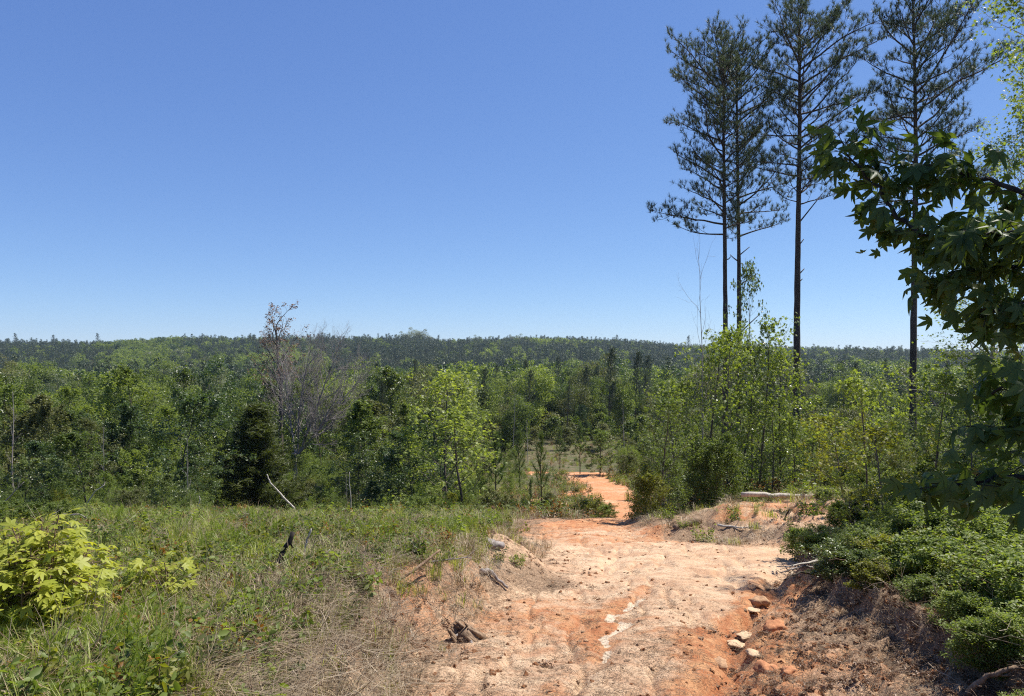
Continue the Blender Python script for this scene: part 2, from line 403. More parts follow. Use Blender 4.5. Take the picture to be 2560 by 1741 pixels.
def ground_material():
    m, t, o = mat_new('clay_and_sand')
    N = t.nodes; Lk = t.links
    tc = N.new('ShaderNodeTexCoord')
    def noise(scale, det=5, rough=.6, vec=None, dist=0):
        n = N.new('ShaderNodeTexNoise'); n.inputs['Scale'].default_value = scale; n.inputs['Detail'].default_value = det
        n.inputs['Roughness'].default_value = rough; n.inputs['Distortion'].default_value = dist
        Lk.new(vec or tc.outputs['Object'], n.inputs['Vector']); return n.outputs[0]
    def attr(nm):
        a = N.new('ShaderNodeAttribute'); a.attribute_name = nm; return a.outputs['Fac']
    def mix(f, a, b):
        x = N.new('ShaderNodeMix'); x.data_type = 'RGBA'
        for s_, i in ((a, 6), (b, 7)):
            if isinstance(s_, tuple): x.inputs[i].default_value = (*s_, 1)
            else: Lk.new(s_, x.inputs[i])
        if isinstance(f, float): x.inputs[0].default_value = f
        else: Lk.new(f, x.inputs[0])
        return x.outputs[2]
    def rng_(v, a, b):
        r = N.new('ShaderNodeMapRange'); r.interpolation_type = 'SMOOTHSTEP'
        r.inputs['From Min'].default_value = a; r.inputs['From Max'].default_value = b; Lk.new(v, r.inputs['Value']); return r.outputs[0]
    def add(a, b, k=1.0):
        x = N.new('ShaderNodeMath'); x.operation = 'MULTIPLY_ADD'; x.inputs[1].default_value = k; Lk.new(b, x.inputs[0]); Lk.new(a, x.inputs[2]); return x.outputs[0]
    mp = N.new('ShaderNodeMapping'); mp.inputs['Scale'].default_value = (.7, 1.3, 1); Lk.new(tc.outputs['Object'], mp.inputs[0])
    sandy = mix(rng_(noise(2.2, 6, .65, mp.outputs[0], .8), .35, .65), (.550, .335, .205), (.710, .515, .340))
    sandy = mix(rng_(noise(28, 4, .7), .45, .75), sandy, (.450, .265, .150))
    red = mix(rng_(noise(5, 6, .7), .35, .7), (.440, .170, .075), (.620, .340, .170))
    pale = mix(rng_(noise(16, 4, .6), .3, .7), (.740, .610, .430), (.820, .740, .600))
    f_red = rng_(add(attr('red'), noise(3.4, 8, .75, None, .6), 1.5), 1.00, 1.40)
    c = mix(f_red, sandy, red)
    f_pale = rng_(add(attr('pale'), noise(6.5, 7, .75, None, 1.2), .9), .86, 1.06)
    fp2 = N.new('ShaderNodeMath'); fp2.operation = 'MULTIPLY'; fp2.inputs[1].default_value = .72; Lk.new(f_pale, fp2.inputs[0]); c = mix(fp2.outputs[0], c, pale)
    lit = mix(rng_(noise(45, 5, .8), .35, .65), (.130, .080, .052), (.480, .330, .210))
    f_l = rng_(add(attr('litter'), noise(22, 6, .8), .9), .78, 1.0)
    c = mix(f_l, c, lit)
    floor_ = mix(rng_(noise(7, 6, .75), .35, .65), (.080, .062, .036), (.210, .170, .100))
    floor_ = mix(rng_(noise(.8, 4, .6), .4, .6), floor_, (.085, .095, .040))
    f_f = rng_(add(attr('soil'), noise(3, 6, .7), .7), .70, .95)
    c = mix(f_f, c, floor_)
    # dark needles and crumbs lying on the clay
    sp = N.new('ShaderNodeTexNoise'); sp.inputs['Scale'].default_value = 60; sp.inputs['Detail'].default_value = 2
    mp2 = N.new('ShaderNodeMapping'); mp2.inputs['Scale'].default_value = (.45, 1.8, 1); mp2.inputs['Rotation'].default_value = (0, 0, .3)
    Lk.new(tc.outputs['Object'], mp2.inputs[0]); Lk.new(mp2.outputs[0], sp.inputs['Vector'])
    fs = N.new('ShaderNodeMath'); fs.operation = 'MULTIPLY'; Lk.new(rng_(sp.outputs[0], .60, .68), fs.inputs[0]); Lk.new(rng_(noise(1.3, 4, .6), .35, .6), fs.inputs[1])
    c = mix(fs.outputs[0], c, (.150, .085, .050))
    p = N.new('ShaderNodeBsdfPrincipled'); p.inputs['Roughness'].default_value = .92; p.inputs['Specular IOR Level'].default_value = .12
    Lk.new(c, p.inputs['Base Color'])
    h = add(add(noise(9, 8, .75), noise(55, 4, .7), .35), noise(170, 2, .6), .12)
    bp = N.new('ShaderNodeBump'); bp.inputs['Strength'].default_value = .9; bp.inputs['Distance'].default_value = .06
    Lk.new(h, bp.inputs['Height']); Lk.new(bp.outputs[0], p.inputs['Normal']); Lk.new(p.outputs[0], o.inputs[0])
    return m
M['ground'] = ground_material()
M['sandstone'] = bark_mat('pale_sandstone', (.40, .27, .16), (.64, .47, .30), (5, 5, 5), .12)
M['clay'] = bark_mat('red_clay', (.33, .13, .06), (.56, .27, .13), (4, 4, 4), .2)
M['brownclay'] = bark_mat('brown_clay', (.28, .16, .09), (.48, .30, .17), (4, 4, 4), .2)

# ------------------------------------------------------------------ object helpers
def struct(name, me, label=None):
    o = bpy.data.objects.new(name, me); COL.objects.link(o); o['kind'] = 'structure'
    if label: o['label'] = label
    return o

def thing(name, label, cat, loc=(0, 0, 0), rz=0.0, sc=1.0, group=None, mesh=None, tilt=None):
    o = bpy.data.objects.new(name, mesh); COL.objects.link(o)
    o.location = loc; o.rotation_euler = (*(tilt or (0, 0)), rz)
    o.scale = sc if isinstance(sc, tuple) else (sc, sc, sc)
    o['label'] = label; o['category'] = cat
    if group: o['group'] = group
    return o

def part(name, me, parent, mat=None, kind=None, loc=None, rot=None, sc=None):
    o = bpy.data.objects.new(name, me); COL.objects.link(o); o.parent = parent
    if mat is not None:
        o.material_slots[0].link = 'OBJECT'; o.material_slots[0].material = mat
    if kind: o['kind'] = kind
    if loc is not None: o.location = loc
    if rot is not None: o.rotation_euler = rot
    if sc is not None: o.scale = (sc, sc, sc)
    return o

def scatter(name, label, cat, protos, P, idx, rot, scl, group=None):
    """one mass of uncountable growth: copies set on the points P by geometry nodes"""
    P = np.asarray(P, np.float32); n = len(P)
    me = bpy.data.meshes.new(name); me.vertices.add(n); me.vertices.foreach_set('co', P.ravel())
    me.attributes.new('idx', 'INT', 'POINT').data.foreach_set('value', np.asarray(idx, np.int32))
    me.attributes.new('scl', 'FLOAT_VECTOR', 'POINT').data.foreach_set('vector', np.asarray(scl, np.float32).reshape(-1, 3).ravel() if np.ndim(scl) == 2 else np.repeat(np.asarray(scl, np.float32), 3))
    me.attributes.new('rot', 'FLOAT_VECTOR', 'POINT').data.foreach_set('vector', np.asarray(rot, np.float32).ravel())
    o = bpy.data.objects.new(name, me); COL.objects.link(o)
    o['kind'] = 'stuff'; o['label'] = label; o['category'] = cat
    if group: o['group'] = group
    g = bpy.data.node_groups.new(name + '_growth', 'GeometryNodeTree')
    g.interface.new_socket('Geometry', in_out='INPUT', socket_type='NodeSocketGeometry')
    g.interface.new_socket('Geometry', in_out='OUTPUT', socket_type='NodeSocketGeometry')
    gi = g.nodes.new('NodeGroupInput'); go = g.nodes.new('NodeGroupOutput'); jn = g.nodes.new('GeometryNodeJoinGeometry')
    def na(nm, ty):
        a = g.nodes.new('GeometryNodeInputNamedAttribute'); a.data_type = ty; a.inputs['Name'].default_value = nm
        return [s for s in a.outputs if s.enabled and s.name == 'Attribute'][0]
    ai = na('idx', 'INT'); asc = na('scl', 'FLOAT_VECTOR'); ar = na('rot', 'FLOAT_VECTOR')
    er = g.nodes.new('FunctionNodeEulerToRotation'); g.links.new(ar, er.inputs[0])
    for k, pm in enumerate(protos):
        po = bpy.data.objects.new(name + '_form', pm)
        oi = g.nodes.new('GeometryNodeObjectInfo'); oi.inputs['Object'].default_value = po; oi.inputs['As Instance'].default_value = True
        cp = g.nodes.new('FunctionNodeCompare'); cp.data_type = 'INT'; cp.operation = 'EQUAL'
        ins = [s for s in cp.inputs if s.enabled]; g.links.new(ai, ins[0]); ins[1].default_value = k
        ip = g.nodes.new('GeometryNodeInstanceOnPoints')
        g.links.new(gi.outputs[0], ip.inputs['Points']); g.links.new(cp.outputs[0], ip.inputs['Selection'])
        g.links.new(oi.outputs['Geometry'], ip.inputs['Instance']); g.links.new(er.outputs[0], ip.inputs['Rotation']); g.links.new(asc, ip.inputs['Scale'])
        g.links.new(ip.outputs[0], jn.inputs[0])
    g.links.new(jn.outputs[0], go.inputs[0])
    md = o.modifiers.new('growth', 'NODES'); md.node_group = g
    return o

# ------------------------------------------------------------------ ground, road, far land
def grid_mesh(name, x, y, z, sel, mats, attrs):
    nr, nc = x.shape
    idx = np.arange(nr * nc).reshape(nr, nc)
    a = idx[:-1, :-1]; b = idx[:-1, 1:]; c = idx[1:, 1:]; d = idx[1:, :-1]
    Q = np.stack([a, b, c, d], -1)[sel]
    used, inv = np.unique(Q, return_inverse=True); Q = inv.reshape(-1, 4)
    V = np.stack([x.ravel()[used], y.ravel()[used], z.ravel()[used]], -1)
    me = bpy.data.meshes.new(name); me.vertices.add(len(V)); me.vertices.foreach_set('co', V.astype(np.float32).ravel())
    me.loops.add(len(Q) * 4); me.loops.foreach_set('vertex_index', Q.astype(np.int32).ravel())
    me.polygons.add(len(Q)); me.polygons.foreach_set('loop_start', np.arange(0, len(Q) * 4, 4, dtype=np.int32))
    me.update(calc_edges=True); me.polygons.foreach_set('use_smooth', np.ones(len(Q), bool))
    for k, v in attrs.items():
        me.attributes.new(k, 'FLOAT', 'POINT').data.foreach_set('value', v.ravel()[used].astype(np.float32))
    me.materials.append(mats)
    return me

def ground_attrs(x, y):
    e = road_edge(x, y)
    xb = np.interp(y, BY, BX)
    gx = np.interp(y, GY, GX) + 0.16 * fbm(y * 1.4, y * 0 + 2, 71, 3)
    cx = np.interp(y, CYY, CXX) + 0.09 * fbm(y * 2.4, y * 0 + 5, 74, 3)
    near = sstep(18, 13, y)
    red = .17 + .18 * sstep(10, 7, y) + .50 * sstep(11.5, 14.5, y) + .50 * fbm(x * .55 + 4, y * .55, 101, 4)
    red = red + .50 * np.exp(-((x - gx + .20) / .24) ** 2) * (y < 10.6) + .35 * np.exp(-((x - gx - .3) / .25) ** 2) * (y < 10.6)
    red = red + .30 * np.exp(-((x - cx + .12) / .16) ** 2) * (y < 9)
    red = red - .35 * sstep(8.5, 10, y) * sstep(12.8, 11, y)
    red = red + .25 * sstep(-.1, .4, x - xb) * (y < 11)
    red = red - .30 * sstep(12, 13, y) * sstep(20, 17, y) * sstep(0, .5, x - xb)
    pale = -.16 + .36 * sstep(8.2, 10, y) * sstep(13.2, 11.5, y) + .35 * fbm(x * .8, y * .8 + 9, 103, 3)
    pale = pale + near * (.98 * np.exp(-((x - cx) / (.02 + .05 * vn(y * 2.1, x * 0, 8) + .03 * vn(x * 9, y * 9, 9))) ** 2) * (y < 9.2) * sstep(.42, .62, vn(y * 2.6, x * .5, 3) + .6 * fbm(x * 7, y * 7, 10, 3)) + .75 * np.exp(-((x - gx) / .07) ** 2) * (y < 10.4) * (vn(y * 3.7, x * 0, 4)))
    pale = np.where(y > 14, pale - .2, pale)
    lit = -.12 + .62 * sstep(-.75, .1, e) * sstep(2.5, .3, e) + .3 * fbm(x * .9, y * .9, 105, 3) * near
    lit = lit + .36 * sstep(.15, .5, x - gx) * (y < 10.3) * sstep(2.5, 3.5, y)
    lit = lit - .25 * sstep(9, 11, y) * sstep(13, 12, y)
    lit = lit + .35 * sstep(12.3, 13.2, y) * sstep(0, .5, x - xb)
    fc = sstep(-.35, -.05, x - xb) * sstep(.35, .15, x - xb) * (y < 11)
    lit = lit - .10 * fc
    red = red + .12 * fc
    lit = np.where(y > 30, lit - .3, lit)
    soil = sstep(.5, 1.5, e) * 1.1 - .2
    soil = soil - .85 * sstep(19, 17, y) * sstep(12, 13, y) * sstep(0, .3, x - xb) * sstep(5.5, 3.5, x - xb)     # mound of bare spoil
    soil = np.where((y < 10.5) & (x > xb), soil - .9 * sstep(.5, .1, x - xb), soil)
    soil = soil - .5 * (x < gx) * (y < 12) * sstep(-.5, .8, fbm(x * .7, y * .7, 107, 3))
    return dict(red=red, pale=pale, litter=lit, soil=soil), e

ang = np.radians(np.arange(-43, 43.01, .135)); rad = np.exp(np.arange(math.log(2.0), math.log(96), .0118))
A, Rr = np.meshgrid(ang, rad)
gx_, gy_ = Rr * np.tan(A), Rr.copy()
gz_ = gz(gx_, gy_)
at, e_ = ground_attrs(gx_, gy_)
ec = (e_[:-1, :-1] + e_[1:, 1:]) / 2
struct('ground', grid_mesh('ground', gx_, gy_, gz_, ec >= 0, M['ground'], at), 'rough clearing ground of clay, litter and weeds on both sides of the track')
struct('dirt_road', grid_mesh('dirt_road', gx_, gy_, gz_, ec < 0, M['ground'], at), 'washed-out red clay and sand track running downhill')

a2 = np.radians(np.linspace(-180, 180, 361)); r2 = np.concatenate([[0.01, 1, 2, 4, 8, 16, 32, 60, 80, 92], np.geomspace(95, 1640, 100)])
A2, R2 = np.meshgrid(a2, r2)
hx, hy = R2 * np.sin(A2), R2 * np.cos(A2)
hz = gz(hx, np.maximum(hy, -55), False)
inside = (hy > 1.5) & (hy < 94) & (np.abs(np.arctan2(hx, hy)) < R(43.5))
hz = np.where(inside, hz - .7, hz - .03)
zero = np.zeros_like(hx)
hm = grid_mesh('hills', hx, hy, hz, np.ones((len(r2) - 1, len(a2) - 1), bool), M['ground'], dict(red=zero, pale=zero - 1, litter=zero - 1, soil=zero + 1))
struct('hills', hm, 'wooded valley and long low ridge')
print('ground', flush=True)

# ------------------------------------------------------------------ plant forms
rng = np.random.default_rng(7)

def young_broadleaf(seed, H=5.0, lf=.085, per=5, mat='mid', TV=OVAL_V, TF=OVAL_F, wide=.30, n=(26, 6, 4), h0=.12, ang=1.15, angtop=.55, spread=.09, bare=.0, stems=1, r0=.04, droop=.35, barkm='bark', sh=None):
    rg = np.random.default_rng(seed)
    tb, cb = MB(), MB(); sites = []
    c = dict(seg=(9, 4, 3, 2), wob=(.05, .16, .22, .25), up=(.03, .05, .05, .03), sides=(7, 5, 3, 3), n=n, s0=(h0, .2, .15),
             ang=(ang, .75, .8), angtop=angtop, len=(wide, .5, .42), shape=sh or (lambda s: .55 + .9 * math.sin(math.pi * min(1, (s - h0) / (1 - h0) * .8 + .15)) - .55 * s), taper=.2, rk=.36)
    for k in range(stems):
        off = rg.normal(0, .12 if stems > 1 else 0, 3) * [1, 1, 0]
        lean = rg.normal(0, .16 if stems > 1 else .04, 3) * [1, 1, 0]
        grow(tb, rg, off, np.array([0, 0, 1.0]) + lean, H * (1 if k == 0 else rg.uniform(.6, .95)), r0 * (1 if k == 0 else .75), 0, c, sites)
    P, D = st(sites)
    if bare < 1:
        keep = rg.uniform(0, 1, len(P)) > bare
        leaves(cb, rg, P[keep], D[keep], per, lf, TV, TF, spread, droop)
    return tb.mesh('trunk', M[barkm], True), (cb.mesh('crown', M[mat]) if bare < 1 else None), H

def blob_crown(cb, rg, C, rad, nb, per, size, flat=.8, mat=0, vr=(0, 1)):
    """leaf clumps over the outside of many small boughs spread through an uneven crown"""
    u = nrm(rg.normal(0, 1, (nb, 3))); rr = rg.uniform(.35, 1, nb) ** .5
    B = C + u * rr[:, None] * np.array(rad) * (1 + .22 * rg.normal(0, 1, (nb, 1)).clip(-1, 1))
    br = np.mean(rad) * rg.uniform(.22, .42, nb)
    bi = np.repeat(np.arange(nb), per); n = len(bi)
    q = nrm(rg.normal(0, 1, (n, 3)) + [0, 0, .35])
    pos = B[bi] + q * (br[bi] * rg.uniform(.55, 1.1, n))[:, None] * [1, 1, flat]
    ax = nrm(rg.normal(0, 1, (n, 3)) + q * .6 + [0, 0, -.25]); up = nrm(q + rg.normal(0, .6, (n, 3)) + [0, 0, .6])
    stamp(cb, OVAL_V, OVAL_F, pos, ax, up, size * rg.uniform(.6, 1.3, n), np.clip(rg.uniform(*vr, n) * .45 + rg.uniform(0, .55, nb)[bi], 0, 1), mat)
    return B

def mid_broadleaf(seed, H=13, rw=3.2, nb=44, per=170, size=.32, cz=.58, vz=.40, mat='mid', barkm='bark'):
    rg = np.random.default_rng(seed); tb, cb = MB(), MB()
    B = blob_crown(cb, rg, np.array([0, 0, H * cz]), (rw, rw, H * vz), nb, per, size)
    P = path(rg, (0, 0, 0), (0, 0, 1), H * .9, 8, .05, .05)
    tube(tb, P, np.linspace(H * .014, .03, 9), 6)
    for b in B[::3]:
        i = int(np.clip(b[2] / H * 8 - 1.5, 1, 7)); q = P[i]
        tube(tb, np.array([q, (q + b) / 2 + [0, 0, .1], b]), [.06, .04, .015], 3)
    return tb.mesh('trunk', M[barkm], True), cb.mesh('crown', M[mat]), H

def mid_pine(seed, H=14, h0=.45, rw=2.2, nbr=34, tufts=7, k=14, L=.45, wd=.035, mat='pinefar', both=False, slim=1.0):
    rg = np.random.default_rng(seed); tb, cb = MB(), MB()
    P = path(rg, (0, 0, 0), (0, 0, 1), H, 10, .02, .03)
    tube(tb, P, np.linspace(H * .011 * slim, .02, 11), 6)
    tp, td = [P[-1]], [np.array([0, 0, 1.0])]
    for j in range(nbr):
        s = h0 + (1 - h0) * ((j + rg.uniform(0, 1)) / nbr); f = s * 10; i = min(int(f), 9); q = P[i] + (P[i + 1] - P[i]) * (f - i)
        az = j * 2.4 + rg.uniform(-.4, .4); t = (s - h0) / (1 - h0); el = .25 + .8 * t
        Lb = rw * (1.1 - t) ** .55 * rg.uniform(.6, 1.1) * min(1, .55 + t * 2)
        pp = path(rg, q, (math.cos(az) * math.cos(el), math.sin(az) * math.cos(el), math.sin(el)), Lb, 4, .08, .10)
        tube(tb, pp, np.linspace(.035, .012, 5), 3, cap=False)
        for m_ in range(tufts):
            g = rg.uniform(.35, 1) * 4; a = min(int(g), 3); b = pp[a] + (pp[a + 1] - pp[a]) * (g - a)
            tp.append(b + rg.normal(0, .16 + .10 * Lb, 3) * [1, 1, .7]); td.append(nrm(pp[-1] - pp[0] + [0, 0, .8]))
    needles(cb, rg, np.array(tp), np.array(td), k, L, wd, .75, .3)
    if both:
        me = MB(); me.V = tb.V + [v for v in cb.V]; me.F = tb.F + [f + tb.n for f in cb.F]; me.a = tb.a + cb.a; me.m = tb.m + [x + 1 for x in cb.m]
        return me.mesh('pine', [M['barkdark'], M[mat]])
    return tb.mesh('trunk', M['barkpine'], True), cb.mesh('crown', M[mat]), H

def far_broad(seed, H=15, rw=4.2, mat='mid'):
    rg = np.random.default_rng(seed); cb = MB()
    tube(cb, [[0, 0, 0], [0, 0, H * .6]], [.2, .1], 4, mat=1)
    blob_crown(cb, rg, np.array([0, 0, H * .62]), (rw, rw, H * .36), 22, 46, .85)
    return cb.mesh('far_broadleaf', [M[mat], M['bark']])

def far_pine(seed, H=16, rw=2.3):
    rg = np.random.default_rng(seed); cb = MB()
    tube(cb, [[0, 0, 0], [0, 0, H * .95]], [.18, .05], 4, mat=1)
    n = 44; s = rg.uniform(.40, 1, n); az = rg.uniform(0, 6.28, n); t = (s - .40) / .60
    rr = rw * np.sqrt(np.clip(1.02 - (t * 2 - .9).clip(-1, 1.2) ** 2 * .72, .05, 1)) * rg.uniform(.2, 1, n)
    P = np.stack([np.cos(az) * rr, np.sin(az) * rr, s * H - .4], -1)
    bi = np.repeat(np.arange(n), 11); m_ = len(bi); q = nrm(rg.normal(0, 1, (m_, 3)))
    stamp(cb, OVAL_V, OVAL_F, P[bi] + q * .55, nrm(rg.normal(0, .7, (m_, 3)) + [0, 0, .4]), nrm(q + [0, 0, .5]), .62 * rg.uniform(.5, 1.2, m_), rg.uniform(0, 1, m_))
    return cb.mesh('far_pine', [M['pinefar'], M['barkdark']])

def cedar(seed, H=5.2, rw=1.5):
    rg = np.random.default_rng(seed); tb, cb = MB(), MB()
    tube(tb, path(rg, (0, 0, 0), (0, 0, 1), H * .97, 8, .02, .05), np.linspace(.07, .01, 9), 6)
    tp, td = [], []
    for j in range(190):
        s = rg.uniform(.06, .98); az = rg.uniform(0, 6.28); el = .15 + .85 * s
        Lb = rw * (1 - s) ** .7 * rg.uniform(.6, 1.12) * min(1, .6 + s * 3) + .08
        pp = path(rg, (0, 0, s * H), (math.cos(az) * math.cos(el), math.sin(az) * math.cos(el), math.sin(el)), Lb, 5, .07, .12)
        tube(tb, pp, np.linspace(.015, .004, 6), 3, cap=False)
        for g in np.arange(.2, 5.0, .35 / max(Lb, .5)):
            a = min(int(g), 4); b = pp[a] + (pp[a + 1] - pp[a]) * (g - a)
            for _ in range(2): tp.append(b + rg.normal(0, .06, 3)); td.append(nrm(pp[min(a + 1, 5)] - pp[a] + [0, 0, .5] + rg.normal(0, .3, 3)))
    needles(cb, rg, np.array(tp), np.array(td), 9, .17, .022, .5, .16)
    return tb.mesh('trunk', M['barkdark'], True), cb.mesh('crown', M['cedar']), H

def pine_sapling(seed, H=2.6, nbr=16, k=22, L=.20, wd=.010, wid=.28, h0=.35, mat='youngpine'):
    rg = np.random.default_rng(seed); tb, cb = MB(), MB()
    P = path(rg, (0, 0, 0), (0, 0, 1), H, 8, .03, .03); tube(tb, P, np.linspace(.012 + H * .006, .006, 9), 6)
    tp, td = [], []
    def shoot(pp, s0, n):
        for g in np.linspace(s0, 1, n) * (len(pp) - 1):
            a = min(int(g), len(pp) - 2); tp.append(pp[a] + (pp[a + 1] - pp[a]) * (g - a)); td.append(nrm(pp[a + 1] - pp[a] + [0, 0, .3]))
    shoot(P[-3:], .2, 5)
    for j in range(nbr):
        s = h0 + (1 - h0) * ((j + rg.uniform(0, 1)) / nbr) * .95; f = s * 8; i = min(int(f), 7); q = P[i] + (P[i + 1] - P[i]) * (f - i)
        az = j * 2.4; el = .5 + .5 * s; Lb = H * wid * (1.15 - s) * rg.uniform(.6, 1.1)
        pp = path(rg, q, (math.cos(az) * math.cos(el), math.sin(az) * math.cos(el), math.sin(el)), Lb, 4, .08, .15)
        tube(tb, pp, np.linspace(.009, .004, 5), 4, cap=False); shoot(pp, .35, max(3, int(Lb / .09)))
    needles(cb, rg, np.array(tp), np.array(td), k, L, wd, .6, .08)
    return tb.mesh('trunk', M['barkpine'], True), cb.mesh('crown', M[mat]), H

def dead_tree(seed, H, n, wide, h0=.3, ang=1.0, angtop=.5, mat='deadgrey', r0=.1, lens=(.5, .5), sh=None, up=(.02, .12, .1, .06)):
    rg = np.random.default_rng(seed); tb = MB(); sites = []
    c = dict(seg=(10, 6, 4, 3), wob=(.035, .15, .22, .28), up=up, sides=(7, 5, 4, 3), n=n, s0=(h0, .25, .2), ang=(ang, .7, .75), angtop=angtop,
             len=(wide,) + tuple(lens), shape=sh or (lambda s: 1.15 - .75 * s), taper=.16, rk=.42)
    grow(tb, rg, (0, 0, 0), (0, 0, 1), H, r0, 0, c, sites)
    return tb, sites, c

# ---- the four tall pines
def hero_pine(seed, px, Y, r0, top, base_branch, env, cones, wood_top=.02):
    """env: rows (photo y, reach to the left, reach to the right) in photo pixels"""
    rg = np.random.default_rng(seed); k = Y / FPX
    x0 = X(px, Y); z0 = gz1(x0, Y) - .12
    H = EYE - (top - CY) * k - z0
    env = np.array(env, float); ez = EYE - (env[:, 0] - CY) * k - z0; o = np.argsort(ez)
    el_, er_ = env[o, 1] * k, env[o, 2] * k; ez = ez[o]
    tb, cb, kb = MB(), MB(), MB()
    wv = rg.normal(0, .05, 4)
    hz = np.linspace(0, H, 40); T = np.stack([.10 * np.sin(hz / H * 5 + wv[0] * 40) * (hz / H), .1 * np.sin(hz / H * 4 + 2) * (hz / H), hz], -1)
    rad = r0 * (1 - hz / H) ** .62 * (1 + .25 * np.exp(-hz / .5)) + .012
    tube(tb, T, rad, 12, rough=.09, rng=rg)
    hb = EYE - (base_branch - CY) * k - z0
    tp, td, kp = [], [], []
    def at(h): return np.array([np.interp(h, hz, T[:, 0]), np.interp(h, hz, T[:, 1]), h])
    nb = 66
    for j in range(nb):
        t = (j + rg.uniform(0, 1)) / nb; h = hb + (H - hb) * t ** .95
        az = j * 2.399 + rg.uniform(-.5, .5)
        el = .16 + .72 * t + rg.normal(0, .16)
        c, s = math.cos(az), math.sin(az)
        # a bough reaches the crown outline somewhat above where it leaves the trunk
        hh = h + .5 + 1.0 * (1 - t)
        L0 = np.interp(hh, ez, er_ if c > 0 else el_); Lf = (np.interp(hh, ez, er_) + np.interp(hh, ez, el_)) / 2
        reach = 1.28 * (abs(c) * L0 + (1 - abs(c)) * Lf)
        L = max(.35, reach * rg.uniform(.55, 1.18) / max(.35, math.cos(el)) * .92)
        L = min(L, reach * 1.5 + .2, (H - h + .25) / max(.2, math.sin(el)) * .9)
        P = path(rg, at(h), (c * math.cos(el), s * math.cos(el), math.sin(el)), L, 8, .10, .035 + .03 * rg.uniform(-1, 1))
        rb = max(.012, min(.05, .016 * L + .006)); tube(tb, P, np.linspace(rb, .007, 9), 5, cap=False)
        def shoots(Q, r, dens, lvl):
            m = len(Q) - 1; Lq = np.linalg.norm(Q[-1] - Q[0]); n = max(2, int(Lq * dens))
            for q in range(n):
                f = (.22 + .78 * (q + rg.uniform(0, 1)) / n) * m if lvl == 0 else (.3 + .7 * (q + rg.uniform(0, 1)) / n) * m
                a = min(int(f), m - 1); b = Q[a] + (Q[a + 1] - Q[a]) * (f - a); d = nrm(Q[a + 1] - Q[a])
                sd = nrm(np.cross(d, [0, 0, 1.0])) * (1 if q % 2 else -1)
                dd = nrm(d * .8 + sd * rg.uniform(.4, .95) + np.array([0, 0, rg.uniform(-.35, .50)]))
                fr = f / m
                if lvl == 0:
                    l = max(.3, Lq * .50 * (1.12 - fr)) * rg.uniform(.6, 1.15)
                    S_ = path(rg, b, dd, l, 4, .13, .12); tube(tb, S_, np.linspace(.011, .005, 5), 4, cap=False)
                    shoots(S_, .005, 5.2, 1)
                    tp.append(S_[-1]); td.append(nrm(S_[-1] - S_[-2] + [0, 0, .35]))
                else:
                    l = rg.uniform(.16, .38); S_ = path(rg, b, dd, l, 2, .15, .25)
                    tube(tb, S_, [.005, .004, .004], 3, cap=False)
                    tp.append(S_[-1]); td.append(nrm(S_[-1] - S_[0] + [0, 0, .35]))
                    if rg.uniform() < cones: kp.append(S_[0])
        shoots(P, rb, 4.0, 0)
        tp.append(P[-1]); td.append(nrm(P[-1] - P[-2] + [0, 0, .4]))
    for q in range(6):
        tp.append(at(H - .12 * q) + rg.normal(0, .03, 3)); td.append(nrm([rg.normal(0, .3), rg.normal(0, .3), 1]))
    tp = np.array(tp); td = np.array(td)
    needles(cb, rg, tp, td, 25, .23, .0135, .60, .12)
    root = thing('pine_tree', '', 'pine tree', (x0, Y, z0))
    part('trunk', tb.mesh('trunk', M['barkpine'], True), root)
    part('crown', cb.mesh('crown', M['pine']), root)
    if kp:
        for b in kp[:260]:
            tube(kb, [b, b + [0, .01, -.03], b + [0, .01, -.075], b + [0, 0, -.10]], [.008, .026, .022, .006], 5, cap=False)
        part('cones', kb.mesh('cones', M['cone']), root, kind='stuff')
    return root, T, k, x0, z0

HP = [
 (1, 1812, 34.0, .125, 96, 600, [(620, 20, 10), (570, 120, 20), (520, 175, 30), (480, 205, 30), (440, 160, 30), (400, 150, 45), (340, 150, 60), (280, 140, 70), (200, 130, 80), (140, 120, 70), (110, 60, 70), (75, 30, 40)], .22,
  'tall loblolly-type pine with a lopsided crown reaching left, leftmost of the four pines'),
 (2, 1846, 35.5, .118, 130, 600, [(600, 15, 30), (560, 25, 60), (500, 30, 130), (450, 40, 110), (400, 40, 115), (330, 50, 110), (260, 60, 120), (200, 60, 100), (150, 55, 80), (110, 20, 30)], .10,
  'slimmer tall pine beside the leftmost pine, snapped stubs on its right side'),
 (3, 1993, 32.0, .155, 22, 520, [(560, 10, 20), (520, 110, 80), (470, 130, 120), (420, 60, 110), (380, 100, 110), (330, 95, 95), (280, 105, 150), (220, 100, 165), (160, 105, 170), (110, 100, 150), (60, 70, 70), (20, 30, 40)], .03,
  'thickest straight pine, between the close pair and the one behind dark leaves'),
 (4, 2283, 30.0, .135, -40, 520, [(520, 30, 60), (460, 60, 100), (400, 120, 160), (350, 110, 190), (300, 100, 190), (240, 110, 220), (190, 110, 210), (140, 95, 175), (90, 90, 150), (40, 80, 90), (-10, 40, 60)], .05,
  'tall pine partly hidden behind the dark sweetgum leaves, rightmost of the four pines'),
]
